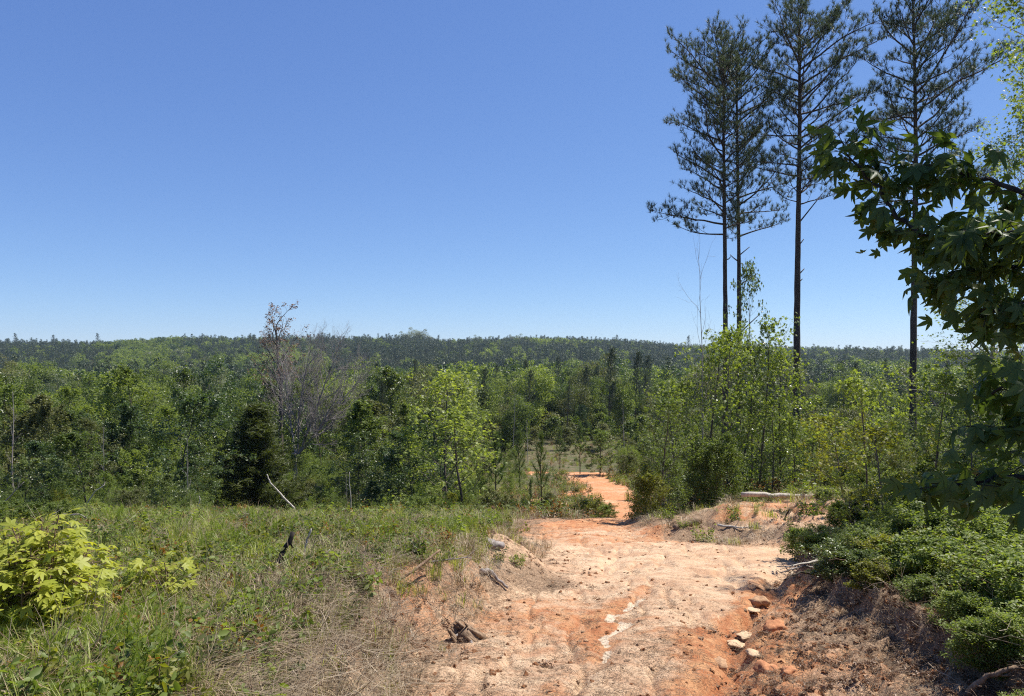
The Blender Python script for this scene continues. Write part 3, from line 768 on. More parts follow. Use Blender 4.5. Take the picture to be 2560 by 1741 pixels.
for sd, px, Y, r0, top, bb, env, cn, lab in HP:
    root, T, k, x0, z0 = hero_pine(sd, px, Y, r0, top, bb, env, cn)
    root['label'] = lab.replace('loblolly-type ', '')
    rg = np.random.default_rng(sd + 50)
    stubs = {1: [(650, 15, -8)], 2: [(715, 48, -32), (835, 52, -52), (640, 24, -20), (655, -22, -14)], 3: [(622, 14, -22), (690, 16, -16), (706, 12, -10), (560, 60, -72)], 4: [(560, -14, -20), (500, 75, -30)]}[sd]
    for (py, dx, dy) in stubs:
        mb = MB(); h = EYE - (py - CY) * k - z0
        b = np.array([np.interp(h, T[:, 2], T[:, 0]), np.interp(h, T[:, 2], T[:, 1]), h])
        e = b + np.array([dx * k, 0, -dy * k]) + rg.normal(0, .03, 3)
        tube(mb, [b, (b + e) / 2 + rg.normal(0, .03, 3), e], [.035, .026, .018], 6)
        part('dead_branch_stub', mb.mesh('dead_branch_stub', M['barkpine']), root)
print('pines', flush=True)

# ---- forms shared by many trees
YB = [young_broadleaf(11, 5, .10, 8, 'mid', spread=.055, bare=.35), young_broadleaf(12, 5, .09, 9, 'gloss', n=(30, 6, 4), wide=.26, spread=.05, bare=.3), young_broadleaf(13, 5, .105, 8, 'mid', wide=.36, n=(17, 7, 4), spread=.055, bare=.35),
      young_broadleaf(14, 5, .09, 8, 'gloss', n=(34, 6, 4), wide=.24, h0=.06, spread=.05, bare=.25), young_broadleaf(15, 5, .095, 8, 'bright', n=(18, 5, 4), wide=.3, h0=.25, stems=2, spread=.06, bare=.35)]
MBR = [mid_broadleaf(21), mid_broadleaf(22, rw=3.8, nb=56, cz=.6), mid_broadleaf(23, rw=2.6, cz=.56, vz=.43), mid_broadleaf(24, rw=4.2, nb=60, vz=.36, cz=.62), mid_broadleaf(25, rw=2.2, nb=34, per=120, vz=.42)]
MP = [mid_pine(31), mid_pine(32, rw=1.9, h0=.38), mid_pine(33, rw=2.6, h0=.55, nbr=40)]
PS = [pine_sapling(41), pine_sapling(42, nbr=12, wid=.22, h0=.5), pine_sapling(43, nbr=20, wid=.3)]
print('forms', flush=True)

def plant(name, forms, i, x, y, H, label, cat, group=None, wide=1.0, crown=None, bark=None, rz=None, sink=.05):
    tr, cr, h = forms[i]
    s = H / h
    o = thing(name, label, cat, (x, y, gz1(x, y) - sink), rng.uniform(0, 6.28) if rz is None else rz, (s * wide, s * wide, s), group)
    part('trunk', tr, o, M[bark] if bark else None)
    if cr is not None: part('crown', cr, o, M[crown] if crown else None)
    return o

def where(px):
    for lim, txt in ((230, 'near the left edge'), (480, 'well left of the cedar'), (680, 'around the cedar'), (900, 'around the two dead trees'), (1080, 'right of the dead trees'),
                     (1300, 'just left of the far track'), (1600, 'straight above the far track'), (1780, 'left of the tall pine pair'), (2000, 'around the thick pine'), (2270, 'left of the rightmost pine')):
        if px < lim: return txt
    return 'right of the rightmost pine'

FPI = None
def row(n, p0, p1, y0, y1, t0, t1, forms, name, label, cat, group, crowns=(None,), wide=(.8, 1.25), hmin=1.5, jit=.9, avoid=True):
    for k in range(n):
        px = p0 + (p1 - p0) * (k + .5 + rng.uniform(-.5, .5) * jit) / n
        y = rng.uniform(y0, y1); x = X(px, y)
        if avoid and ((y < 44 and 520 < px < 760) or (y < 52 and 650 < px < 890)): continue
        if avoid and y < 96 and road_edge(np.array([x]), np.array([y]))[0] < .9: continue
        top = rng.uniform(t0, t1)
        H = max(hmin, EYE - (top - CY) / FPX * y - gz1(x, y))
        c = crowns[rng.integers(len(crowns))]
        word = {None: 'mid green', 'mid': 'green', 'gloss': 'shiny-leaved', 'bright': 'bright green', 'dark': 'dark green', 'olive': 'olive green', 'pale': 'pale greyish green'}[c]
        if forms in (MP, FPI): word = 'dark needled'
        size = 'tall' if CY - top > -80 else 'low'
        plant(name, forms, rng.integers(len(forms)), x, y, H, f'{size} {word} {label} {where(px)}', cat, group, rng.uniform(*wide), c)

GL = 'young trees of the dense thicket beyond the weedy field'
L1 = 'young tree in the thicket'
row(22, -60, 1060, 21, 30, 1080, 1210, YB, 'young_tree', L1, 'tree', GL, (None, 'mid', 'gloss', 'bright', 'dark'), (.9, 1.5))
row(30, -60, 1130, 30, 42, 985, 1120, YB, 'young_tree', L1, 'tree', GL, (None, 'mid', 'gloss', 'dark', 'olive'), (.8, 1.3))
row(32, -80, 1150, 42, 60, 925, 1050, YB, 'young_tree', L1, 'tree', GL, (None, 'mid', 'dark', 'gloss', 'bright'), (.8, 1.25))
row(24, -80, 1180, 62, 95, 925, 1010, MBR, 'broadleaf_tree', 'tree behind the thicket', 'tree', 'broadleaf trees behind the thicket', ('mid', 'dark', 'bright', 'mid', 'olive'), (.8, 1.2))
row(34, -80, 1300, 98, 150, 915, 985, MBR, 'broadleaf_tree', 'tree on the lower slope', 'tree', 'broadleaf trees on the lower slope', ('mid', 'dark', 'bright', 'mid', 'pale', 'olive'), (.8, 1.2))
row(30, 1150, 1700, 112, 150, 930, 1010, MBR, 'broadleaf_tree', 'tree behind the clearing', 'tree', 'broadleaf trees behind the clearing', ('mid', 'dark', 'bright', 'mid', 'olive'), (.6, 1.0))
row(10, 1150, 1720, 104, 140, 915, 1000, MP, 'pine_tree', 'pine behind the clearing', 'pine tree', 'pines behind the clearing', wide=(.8, 1.1))
row(14, -50, 1100, 70, 140, 930, 1000, MP, 'pine_tree', 'pine beyond the thicket', 'pine tree', 'pines beyond the thicket', wide=(.7, 1.1))
row(70, -150, 2700, 155, 240, 900, 960, MBR, 'broadleaf_tree', 'tree in the valley', 'tree', 'broadleaf trees in the valley', ('mid', 'dark', 'bright', 'pale', 'mid', 'olive'), (.8, 1.3), avoid=False)
row(22, 700, 2700, 150, 240, 890, 960, MP, 'pine_tree', 'pine in the valley', 'pine tree', 'pines in the valley', wide=(.8, 1.3), avoid=False)
row(34, 1700, 2700, 60, 140, 985, 1080, MBR, 'broadleaf_tree', 'tree on the slope', 'tree', 'broadleaf trees beyond the tall pines', ('mid', 'bright', 'mid', 'olive'), (.7, 1.1))
row(22, 1620, 2660, 34, 58, 1030, 1120, YB, 'young_tree', 'young tree on the slope', 'tree', 'young trees around the tall pines', ('mid', 'bright', 'olive', 'gloss'), (.7, 1.1))
print('rows', flush=True)

# ------------------------------------------------------------------ the far woods, one mass each
def polar_points(n, y0, y1, half=R(43), pw=1.0):
    r = np.sqrt(rng.uniform(y0 ** 2, y1 ** 2, n)) if pw == 1 else y0 * (y1 / y0) ** rng.uniform(0, 1, n)
    a = rng.uniform(-half, half, n)
    return r * np.tan(a), r
x, y = polar_points(30000, 235, 1330)
x2, y2_ = polar_points(4000, 235, 520); x = np.concatenate([x, x2]); y = np.concatenate([y, y2_])
pu = CX + FPX * x / y
bl = np.interp(y, [235, 420, 470, 700, 900, 1300], [.80, .72, .30, .12, .10, .16])
bl = bl + .5 * (pu < 780) * sstep(760, 600, y) * sstep(420, 460, y) * (pu > 260) + .8 * np.exp(-((pu - 340) / 95) ** 2) * (y > 450)
bl = bl - .5 * (pu < 240) * (y > 420) + .45 * ((pu > 640) & (pu < 960) & (y > 860)) - .3 * ((pu > 780) & (pu < 1700) & (y > 330))
bl = bl + 1.3 * fbm(x / 55, y / 90, 201, 3)
isb = rng.uniform(0, 1, len(x)) < np.clip((bl - .5) * 3 + .5, .07, .96)
z = gz(x, y, False) - .3
eul = lambda n: np.stack([rng.normal(0, .04, n), rng.normal(0, .04, n), rng.uniform(0, 6.28, n)], -1)
FB = [far_broad(51, mat='mid'), far_broad(52, rw=5, mat='bright'), far_broad(53, rw=3.6, mat='dark'), far_broad(54, 14, 4.6, mat='pale'), far_broad(55, 13, 4, mat='olive')]
FPm = [far_pine(61), far_pine(62, 15, 2.2), far_pine(63, 17, 1.7)]
b = isb; nb_ = b.sum()
kk = rng.choice(5, nb_, p=[.34, .24, .2, .06, .16])
kk = np.where(fbm(x[b] / 50, y[b] / 50, 301, 2) > .15, 1, kk)
scatter('broadleaf_woods', 'spring green broadleaf woods in the valley bottom and in streaks up the ridge', 'woods', FB, np.stack([x[b], y[b], z[b]], -1), kk, eul(nb_), rng.uniform(.65, 1.25, nb_))
p_ = ~isb; npn = p_.sum()
scatter('pine_woods', 'dark close-grown pine woods covering the ridge to the skyline', 'woods', FPm, np.stack([x[p_], y[p_], z[p_]], -1), rng.integers(0, 3, npn), eul(npn), rng.uniform(.70, 1.22, npn) * (1 + .22 * fbm(x[p_] / 45, y[p_] / 60, 311, 2)))
x, y = polar_points(2600, 96, 260); z = gz(x, y, False) - .2
BR = [young_broadleaf(71, 3, .22, 4, 'mid', wide=.4, h0=.05, n=(12, 5, 3), spread=.16), young_broadleaf(72, 3, .22, 4, 'olive', wide=.45, h0=.05, n=(12, 5, 3), spread=.16)]
def joined(t):
    """trunk and crown of a form as one mesh"""
    import bmesh
    bm = bmesh.new(); bm.from_mesh(t[1]); me = bpy.data.meshes.new('joined'); bm.to_mesh(me); bm.free(); me.materials.append(t[1].materials[0]); return me
UB = [t[1] for t in BR]
scatter('valley_undergrowth', 'mixed green undergrowth between the trunks beyond the clearing', 'undergrowth', UB, np.stack([x, y, z], -1), rng.integers(0, 2, len(x)), eul(len(x)), rng.uniform(.6, 1.4, len(x)))
# six pale rounded crowns that stand up out of the skyline, each a tree of its own
for px, H, c in ((1030, 21, 'pale'), (1060, 19, 'olive'), (1005, 17, 'pale'), (1190, 16, 'pale'), (1275, 18, 'olive'), (1300, 19, 'pale')):
    yy = 985; xx = X(px, yy)
    H = EYE + (CY - {1030: 824, 1060: 828, 1005: 833, 1190: 841, 1275: 840, 1300: 838}[px]) / FPX * yy - gz1(xx, yy)
    plant('broadleaf_tree', MBR, 3, xx, yy, H, 'rounded pale crown of a tree standing above the skyline ' + ('at the highest hump' if px < 1100 else 'right of the highest hump'), 'tree', 'pale rounded trees on the skyline', 1.25, c)
for px, H in ((965, 19), (1095, 18), (1360, 18), (1545, 20), (1720, 19), (245, 20), (40, 20), (130, 18)):
    yy = 960; H = EYE + (CY - 838 - (4 if px > 1500 else 0) + H % 3 * 2) / FPX * yy - gz1(X(px, yy), yy); plant('pine_tree', MP, 0, X(px, yy), yy, H, 'single tree top poking above the dark ridge line ' + where(px), 'pine tree', 'tree tops above the ridge line', 1.2, None)

# ------------------------------------------------------------------ ground cover
def blades(mb, rg, n, R_, h, wd, bend, mat=0, flat=0.0):
    a = rg.uniform(0, 6.28, n); r = R_ * np.sqrt(rg.uniform(0, 1, n)); b = np.stack([r * np.cos(a), r * np.sin(a), np.zeros(n)], -1)
    az = a + rg.normal(0, .8, n); o = np.stack([np.cos(az), np.sin(az), np.zeros(n)], -1); sd = np.stack([-np.sin(az), np.cos(az), np.zeros(n)], -1) * (wd * rg.uniform(.6, 1.3, n))[:, None] / 2
    L = h * rg.uniform(.5, 1.15, n); be = bend * rg.uniform(.3, 1.3, n)
    up = np.array([0, 0, 1.0])
    m_ = b + (o * (be * .35)[:, None] + up * (1 - flat)) * (L * .55)[:, None]
    t = b + o * (be * L)[:, None] + up * (L * np.maximum(.04, (1 - flat) * (1 - .55 * be)))[:, None]
    V = np.stack([b - sd, b + sd, m_ - sd * .8, m_ + sd * .8, t], 1)
    F = np.array([[0, 1, 3], [0, 3, 2], [2, 3, 4]])[None] + (np.arange(n) * 5)[:, None, None]
    mb.add(V.reshape(-1, 3), F.reshape(-1, 3), np.repeat(rg.uniform(0, 1, n), 3), mat)

def clump(seed, specs, mats):
    rg = np.random.default_rng(seed); mb = MB()
    for sp in specs: blades(mb, rg, *sp)
    return mb.mesh('clump', mats)
def fennel(seed, H=.5, stems=5, k=26, L=.06):
    rg = np.random.default_rng(seed); mb = MB(); P, D = [], []
    for i in range(stems):
        q = path(rg, rg.normal(0, .07, 3) * [1, 1, 0], (rg.normal(0, .15), rg.normal(0, .15), 1), H * rg.uniform(.6, 1.1), 7, .06, .04)
        tube(mb, q, np.linspace(.004, .002, 8), 3, mat=1, cap=False)
        for f in np.linspace(1.2, 7, 15):
            a = min(int(f), 6); P.append(q[a] + (q[a + 1] - q[a]) * (f - a)); D.append(nrm(q[a + 1] - q[a] + [0, 0, .3]))
    needles(mb, rg, np.array(P), np.array(D), k, L, .0035, .6, .03)
    return mb.mesh('fennel', [M['fennel'], M['grass']])
def weed(seed, H=.3, stems=6, lf=.05, mat='mid', per=3, TV=LEAF_V, TF=LEAF_F, barkm='twig'):
    rg = np.random.default_rng(seed); mb = MB(); P, D = [], []
    for i in range(stems):
        q = path(rg, rg.normal(0, .05, 3) * [1, 1, 0], (rg.normal(0, .4), rg.normal(0, .4), 1), H * rg.uniform(.5, 1.1), 5, .12, .05)
        tube(mb, q, np.linspace(.003, .0015, 6), 3, mat=1, cap=False)
        for f in np.linspace(.8, 5, 7): a = min(int(f), 4); P.append(q[a] + (q[a + 1] - q[a]) * (f - a)); D.append(nrm(rg.normal(0, 1, 3)))
    leaves(mb, rg, np.array(P), np.array(D), per, lf, TV, TF, .02, .2)
    return mb.mesh('weed', [M[mat], M[barkm]])
def litter(seed, n=14, R_=.16, L=.09, r=.0022, mat='twig', lift=.012):
    rg = np.random.default_rng(seed); mb = MB()
    for i in range(n):
        a = rg.uniform(0, 6.28); b = np.append(rg.normal(0, R_ * .6, 2), rg.uniform(0, lift))
        q = path(rg, b, (math.cos(a), math.sin(a), rg.normal(0, .1)), L * rg.uniform(.4, 1.4), 3, .3, .0)
        q[:, 2] = np.maximum(q[:, 2], .001)
        tube(mb, q, np.linspace(r, r * .5, 4), 3, v=rg.uniform(0, 1), cap=False)
    return mb.mesh('litter', M[mat])
def clod(seed):
    rg = np.random.default_rng(seed)
    import bmesh
    bm = bmesh.new(); bmesh.ops.create_icosphere(bm, subdivisions=2, radius=1)
    k = rg.uniform(1, 3, 3)
    for v in bm.verts:
        c = v.co; f = 1 + .28 * math.sin(c.x * 3 * k[0] + c.y * 2) + .22 * math.sin(c.y * 4 * k[1] + c.z * 3)
        v.co = (c.x * f, c.y * f * .8, c.z * f * .6)
    me = bpy.data.meshes.new('clod'); bm.to_mesh(me); bm.free()
    for k_, v_ in (('red', .8), ('pale', -1), ('litter', 0), ('soil', -1)):
        me.attributes.new(k_, 'FLOAT', 'POINT').data.foreach_set('value', np.full(len(me.vertices), v_ if seed % 2 else (.2 if k_ == 'red' else v_), np.float32))
    me.materials.append(M['ground']); return me

G_green = [clump(401, [(46, .10, .30, .007, .45)], M['grass']), clump(402, [(34, .13, .22, .006, .7), (14, .12, .26, .005, .7, 1)], [M['grass'], M['dry']]), clump(403, [(60, .16, .16, .006, .8)], M['grass']), clump(404, [(30, .2, .12, .006, 1.0), (30, .2, .14, .005, 1.2, 1, .3)], [M['grass'], M['straw']])]
G_dry = [clump(411, [(60, .13, .26, .005, 1.0)], M['dry']), clump(412, [(50, .16, .20, .005, 1.3, 0, .5), (14, .10, .2, .006, .6, 1)], [M['straw'], M['grass']]), clump(413, [(55, .2, .32, .0045, 1.5, 0, .75)], M['straw'])]
G_fen = [fennel(421, .42, 5, 15, .055), fennel(422, .34, 6, 14, .05), fennel(423, .5, 4, 16, .06)]
G_weed = [weed(431), weed(432, .22, 8, .045, 'gloss'), weed(433, .35, 5, .06, 'bright'), weed(434, .25, 7, .04, 'olive'), weed(435, .3, 6, .05, 'yellow'), weed(436, .3, 6, .04, 'red', 2)]
G_lit = [litter(441), litter(442, 20, .2, .06), litter(443, 8, .2, .16, .003), litter(444, 16, .2, .12, .002, 'straw')]
G_tang = [litter(451, 26, .25, .40, .0028, 'straw', .14), litter(452, 20, .3, .5, .0032, 'twig', .16)]
def stalks(seed, n=5, H=.4, mat='straw'):
    rg = np.random.default_rng(seed); mb = MB()
    for i in range(n):
        q = path(rg, rg.normal(0, .12, 3) * [1, 1, 0], (rg.normal(0, .35), rg.normal(0, .35), 1), H * rg.uniform(.5, 1.2), 5, .12, .0)
        tube(mb, q, np.linspace(.0032, .0014, 6), 3, v=rg.uniform(), cap=False)
        for k in range(3):
            b = q[int(rg.integers(2, 5))]; tube(mb, path(rg, b, (rg.normal(), rg.normal(), .8), H * .25, 2, .2, .1), .0014, 3, v=rg.uniform(), cap=False)
    return mb.mesh('stalks', M[mat])
G_tang += [stalks(481), stalks(482, 4, .55), stalks(483, 5, .35, 'twig')]
G_leaflit = [weed(471, .03, 5, .035, 'brownleaf', 3, OVAL_V, OVAL_F), litter(472, 18, .14, .05, .003, 'straw')]
G_clod = [clod(461), clod(462), clod(463)]

def cover(n, y0, y1, p0=-250, p1=2800):
    y = y0 * (y1 / y0) ** rng.uniform(0, 1, n); pu = rng.uniform(p0, p1, n); x = X(pu, y)
    e = road_edge(x, y); xb = np.interp(y, BY, BX); xc = np.interp(y, RY, RXC)
    return x, y, pu, e, xb, xc
def put(name, label, cat, protos, x, y, keep, s0, s1, sink=.01, grow_=True, tilt=.12):
    x, y = x[keep], y[keep]; n = len(x); z = gz(x, y) - sink
    sc = rng.uniform(s0, s1, n) * (np.clip(y / 10, 1, 1.45) if grow_ else 1)
    rot = np.stack([rng.normal(0, tilt, n), rng.normal(0, tilt, n), rng.uniform(0, 6.28, n)], -1)
    return scatter(name, label, cat, protos, np.stack([x, y, z], -1), rng.integers(0, len(protos), n), rot, sc)

U = lambda n: rng.uniform(0, 1, n)
def bare(x, y, e, xb):      # how bare the ground is: spoil heap, bank faces, edges of the track
    b = sstep(1.1, .2, e)
    b = np.maximum(b, sstep(19, 17, y) * sstep(11.5, 12.5, y) * sstep(-.2, .2, x - xb) * sstep(5.2, 3.6, x - xb) * .93)
    b = np.maximum(b, (y < 11) * sstep(.35, .1, x - xb) * (x > xb - 2))
    return b
n = 20000; x, y, pu, e, xb, xc = cover(n, 2.6, 24)
left = x < xc; f1 = fbm(x * .5, y * .5, 501, 3); f2 = fbm(x * .7 + 9, y * .7, 502, 3); b = bare(x, y, e, xb)
put('grass', 'tufts of green grass over the weedy field and bank tops', 'grass', G_green, x, y, (e > .1) & (U(n) > b) & (U(n) < .55 + .7 * f1), .45, 1.05)
n = 17000; x, y, pu, e, xb, xc = cover(n, 2.6, 24); f1 = fbm(x * .5 + 5, y * .5, 503, 3); b = bare(x, y, e, xb)
dryz = np.clip(.28 + 1.0 * f1 + .22 * sstep(2.6, .8, e) * (x < xc) + .4 * sstep(8, 5, y) * np.exp(-((pu - 820) / 330) ** 2), 0, 1)
put('dry_grass', 'bleached dead grass and straw matted along the track edge and through the field', 'dry grass', G_dry, x, y, (e > .0) & (U(n) < dryz) & (U(n) > b * .75) & ~((x > xb - .2) & (x < xb + .45) & (y < 11) & (U(n) < 1.1)) & ~((x > xb - 1.2) & (y < 11) & (U(n) < .5)), .5, 1.1)
n = 3600; x, y, pu, e, xb, xc = cover(n, 2.8, 19, -200, 1300); f1 = fbm(x * .42 + 2, y * .42, 504, 3)
fz = .6 * (f1 > .18) + 1.0 * np.exp(-((pu - 200) / 230) ** 2) * (y < 5.2) + .9 * np.exp(-((pu - 1230) / 110) ** 2) * ((y > 9.5) & (y < 16)) + .6 * np.exp(-((pu - 560) / 120) ** 2) * ((y > 6.5) & (y < 9.5))
put('feathery_weeds', 'soft bright green feathery weeds in drifts across the field', 'weeds', G_fen, x, y, (e > .9) & (x < xc) & (U(n) < fz * .7), .28, .68, grow_=False)
n = 15000; x, y, pu, e, xb, xc = cover(n, 2.6, 26); b = bare(x, y, e, xb)
put('broadleaf_weeds', 'small leafy weeds scattered among the grass', 'weeds', [G_weed[0], G_weed[2], G_weed[3], weed(437, .26, 8, .035, 'bright', 4), weed(438, .2, 9, .028, 'yellow', 4), weed(439, .24, 7, .03, 'mid', 4), weed(440, .3, 7, .03, 'bright', 3)] * 2 + G_weed[4:], x, y, (e > .5) & (U(n) > b) & (U(n) < .5 + .5 * (x > xc) + .5 * fbm(x * .9, y * .9, 512, 2)), .35, .95)
n = 34000; x, y, pu, e, xb, xc = cover(n, 3, 20, 600, 2800); f1 = fbm(x * .8, y * .8, 505, 3)
lz = .42 + .6 * f1 + .6 * sstep(-.6, .0, e) + .5 * (x > np.interp(y, GY, GX)) * (y < 10.5) - .35 * (y > 9) * (y < 13) * (e < -.5)
put('twig_litter', 'dark needles, bark crumbs and twigs strewn over the clay', 'litter', G_lit, x, y, (e < 2.2) & (U(n) < lz * .8), .16, .6, .0, False, .05)
n = 3800; x, y, pu, e, xb, xc = cover(n, 2.6, 18)
tz = .24 + .9 * np.exp(-((pu - 800) / 260) ** 2) * (y < 5.6) + .4 * np.exp(-((pu - 800) / 300) ** 2) * ((y > 6.5) & (y < 11)) + .12 * (x > xb) * (x < xb + 1) * (y < 11) + .35 * (y > 11) * (x < xc)
put('dead_brush', 'tangled dead stems and thin broken twigs lying in the weeds', 'brush', G_tang, x, y, (e > .2) & (U(n) < tz), .4, .85, .0, False, .2)
n = 9000; x, y, pu, e, xb, xc = cover(n, 3, 19, 900, 2700); gxx = np.interp(y, GY, GX)
cz = .16 + .75 * (x > gxx - .1) * (x < xb + .2) * (y < 10.5) + .5 * (y > 12) * (x > xb - .2) * (x < xb + 4) + .25 * (np.abs(e) < .5)
k_ = (e < 1.5) & (U(n) < cz)
put('clay_clods', 'lumps and crumbs of broken red clay beside the washed channel', 'clods', G_clod, x, y, k_, .005, .030, .003, False, .5)
n = 420; y = rng.uniform(4.2, 10.4, n); x = np.interp(y, BY, BX) + rng.uniform(-.05, .22, n)
scatter('hanging_roots', 'thin dark roots and straw hanging down the face of the right bank', 'roots', [stalks(491, 5, .22, 'twig'), stalks(492, 4, .3, 'straw'), litter(493, 10, .08, .2, .003, 'twig', .05)], np.stack([x, y, gz(x, y) + .02], -1), rng.integers(0, 3, n),
        np.stack([rng.normal(3.0, .4, n), rng.normal(-.3, .3, n), rng.uniform(-.6, .6, n)], -1), rng.uniform(.4, 1.1, n))
# the clearing between the crest and the wood
n = 16000; x, y, pu, e, xb, xc = cover(n, 19, 110, 900, 2000); f1 = fbm(x * .12, y * .12, 506, 3)
put('clearing_weeds', 'patchy weeds and grass in the clearing around the far track', 'weeds', [G_green[0], G_green[1], G_dry[0], G_dry[2], G_weed[0], G_weed[3], G_weed[5]], x, y, (e > .3) & (U(n) < .7 + f1), .9, 2.3, grow_=False)
n = 9000; x, y, pu, e, xb, xc = cover(n, 3, 18, 700, 2700); gxx = np.interp(y, GY, GX)
put('leaf_litter', 'crumpled brown leaves and straw crumbs on the slope below the bank', 'litter', G_leaflit, x, y, (e < 1.0) & (U(n) < .008 + .7 * sstep(.1, .6, x - gxx) * (y < 10) + .35 * sstep(-.15, .3, e) + .4 * (y > 12.5) * (x > xb)), .3, .7, .0, False, .1)
print('cover', flush=True)
#PART4

# ------------------------------------------------------------------ single trees and shrubs
def lone(name, px, y, top, form, label, cat, wide=1.0, crown=None, bark=None, group=None, base=None, rz=0.0):
    x = X(px, y); g = gz1(x, y); H = EYE - (top - CY) / FPX * y - g
    return plant(name, [form], 0, x, y, H, label, cat, group, wide, crown, bark, rz)

lone('cedar_tree', 640, 34, 1012, cedar(81), 'dense dark olive cedar with a pointed top standing at the edge of the field', 'cedar', 2.1)

# the dead tree that keeps brown leaves at its top, and the grey bare tree beside it
def dead_thing(name, px, y, top, tb, label, cat, H0, mat, leaves_=None, wide=1.0):
    x = X(px, y); g = gz1(x, y); H = EYE - (top - CY) / FPX * y - g; s = H / H0
    o = thing(name, label, cat, (x, y, g - .1), 0, (s * wide, s * wide, s))
    part('trunk', tb.mesh('trunk', M[mat], True), o)
    if leaves_ is not None: part('dead_leaves', leaves_, o, kind='stuff')
    return o
tb, si, c = dead_tree(82, 14, (24, 6, 5), .24, h0=.42, ang=1.1, angtop=.6, r0=.24, lens=(.5, .42), sh=lambda s: 1.15 - .45 * s, up=(.02, .10, .08, .05))
P, D = st(si); k = (P[:, 2] > 9.6) & (rng.uniform(0, 1, len(P)) < .5); cb = MB(); leaves(cb, rng, P[k], D[k], 2, .15, OVAL_V, OVAL_F, .08, .5)
dead_thing('dead_tree', 700, 56, 815, tb, 'tall dead tree with rust brown leaves clinging to its bare top', 'dead tree', 14, 'bark', cb.mesh('dead_leaves', M['brownleaf']), 1.15)
rg = np.random.default_rng(83); tb = MB(); si = []
c = dict(seg=(7, 5, 4, 4), wob=(.10, .16, .2, .25), up=(.05, .10, .08, .06), sides=(6, 5, 4, 3), n=(19, 10, 8), s0=(.16, .15, .12), ang=(.9, .65, .7), angtop=.5, len=(.58, .55, .5), shape=lambda s: 1.1 - .55 * s, taper=.15, rk=.5)
tube(tb, path(rg, (0, 0, 0), (0, 0, 1), 3.2, 5, .04, .02), np.linspace(.19, .15, 6), 7)
for dx, L in ((-.35, 6.8), (.1, 7.6), (.5, 7.8), (.95, 7.0), (1.3, 5.5)):
    grow(tb, rg, (0, 0, 2.6 + rg.uniform(0, .5)), nrm([dx, rg.normal(0, .3), 1.0]), L, .10, 0, c, si)
dead_thing('bare_tree', 742, 52, 872, tb, 'spreading bare grey tree with fine twigs, right of the tall dead tree', 'dead tree', 9.8, 'deadgrey', None, .85)
tb, si, c = dead_tree(84, 10, (10, 3, 2), .16, h0=.3, r0=.1, lens=(.4, .4))
for i, (px, y, top, hh) in enumerate(((28, 34, 975, 5), (455, 95, 915, 6), (1283, 96, 985, 5), (1320, 92, 1048, 4), (870, 24, 1178, 3), (470, 26, 1090, 3), (260, 28, 1060, 3), (1655, 88, 975, 5), (1560, 84, 1000, 5))):
    x = X(px, y); g = gz1(x, y); H = EYE - (top - CY) / FPX * y - g; o = thing('bare_snag', ['thin grey dead stem with short stubs at the left edge of the thicket', 'white forked dead trunk among green crowns on the lower slope', 'bare pale trunk left of the clearing before the wood', 'broken-topped white snag in the clearing', 'thin straight dead sapling right of the leaning white stick', 'slender dead stem left of the cedar', 'crooked grey dead stem in the thicket at the left', 'leafless grey stem on the slope left of the tall pines', 'thin bare stem standing beside the far track'][i], 'dead tree', (x, y, g - .05), rng.uniform(0, 6), (H / 10 * .8, H / 10 * .8, H / 10))
    if i == 0: snag_mesh = [tb.mesh('trunk', M['deadgrey'], True)]
    part('trunk', snag_mesh[0], o, M['bleached'] if i in (1, 3) else (M['barkpale'] if i in (2, 4) else None))

SGY = young_broadleaf(91, 4.2, .085, 3, 'bright', STAR_V, STAR_F, .34, (20, 5, 3), .10, spread=.08, droop=.7, bare=.05)
SGX = young_broadleaf(92, 4.2, .085, 3, 'bright', STAR_V, STAR_F, .36, (15, 5, 3), .16, spread=.08, droop=.7, bare=.1)
SGZ = young_broadleaf(93, 3.2, .095, 3, 'bright', STAR_V, STAR_F, .42, (14, 5, 3), .30, ang=1.3, angtop=.8, spread=.07, droop=.7)
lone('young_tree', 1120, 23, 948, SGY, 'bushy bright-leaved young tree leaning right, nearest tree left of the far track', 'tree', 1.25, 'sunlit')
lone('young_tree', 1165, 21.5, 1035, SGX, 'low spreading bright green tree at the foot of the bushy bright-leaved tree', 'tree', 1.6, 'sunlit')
lone('young_tree', 1040, 24, 1080, SGX, 'pale green sapling just left of the bushy bright-leaved tree', 'tree', 1.2, None)
lone('broadleaf_tree', 885, 84, 940, MBR[1], 'round-crowned bright green tree right of the bare grey tree', 'tree', .85, 'mid')
lone('broadleaf_tree', 1335, 120, 915, MBR[1], 'round-topped bright green tree rising above the wood behind the clearing', 'tree', .9, 'bright')
lone('broadleaf_tree', 300, 105, 945, MBR[3], 'rounded pale grey-green tree standing out of the wood at the left', 'tree', .8, 'pale')
lone('broadleaf_tree', 205, 80, 985, MBR[0], 'bright fresh green tree below the pale grey-green crown', 'tree', .9, 'bright')
lone('broadleaf_tree', 530, 70, 925, MBR[2], 'tall dark leafy tree left of the dead trees', 'tree', .8, 'dark')
for px, y, top, lab in ((1522, 118, 876, 'tallest slim pine with a dark tufted crown behind the clearing'), (1588, 122, 885, 'second slim pine right of the tallest one behind the clearing'), (962, 46, 955, 'thin young pine with a bare lower stem between the thicket trees')):
    lone('pine_tree', px, y, top, MP[2] if y > 100 else MP[0], lab, 'pine tree', .85 if y > 100 else .6)
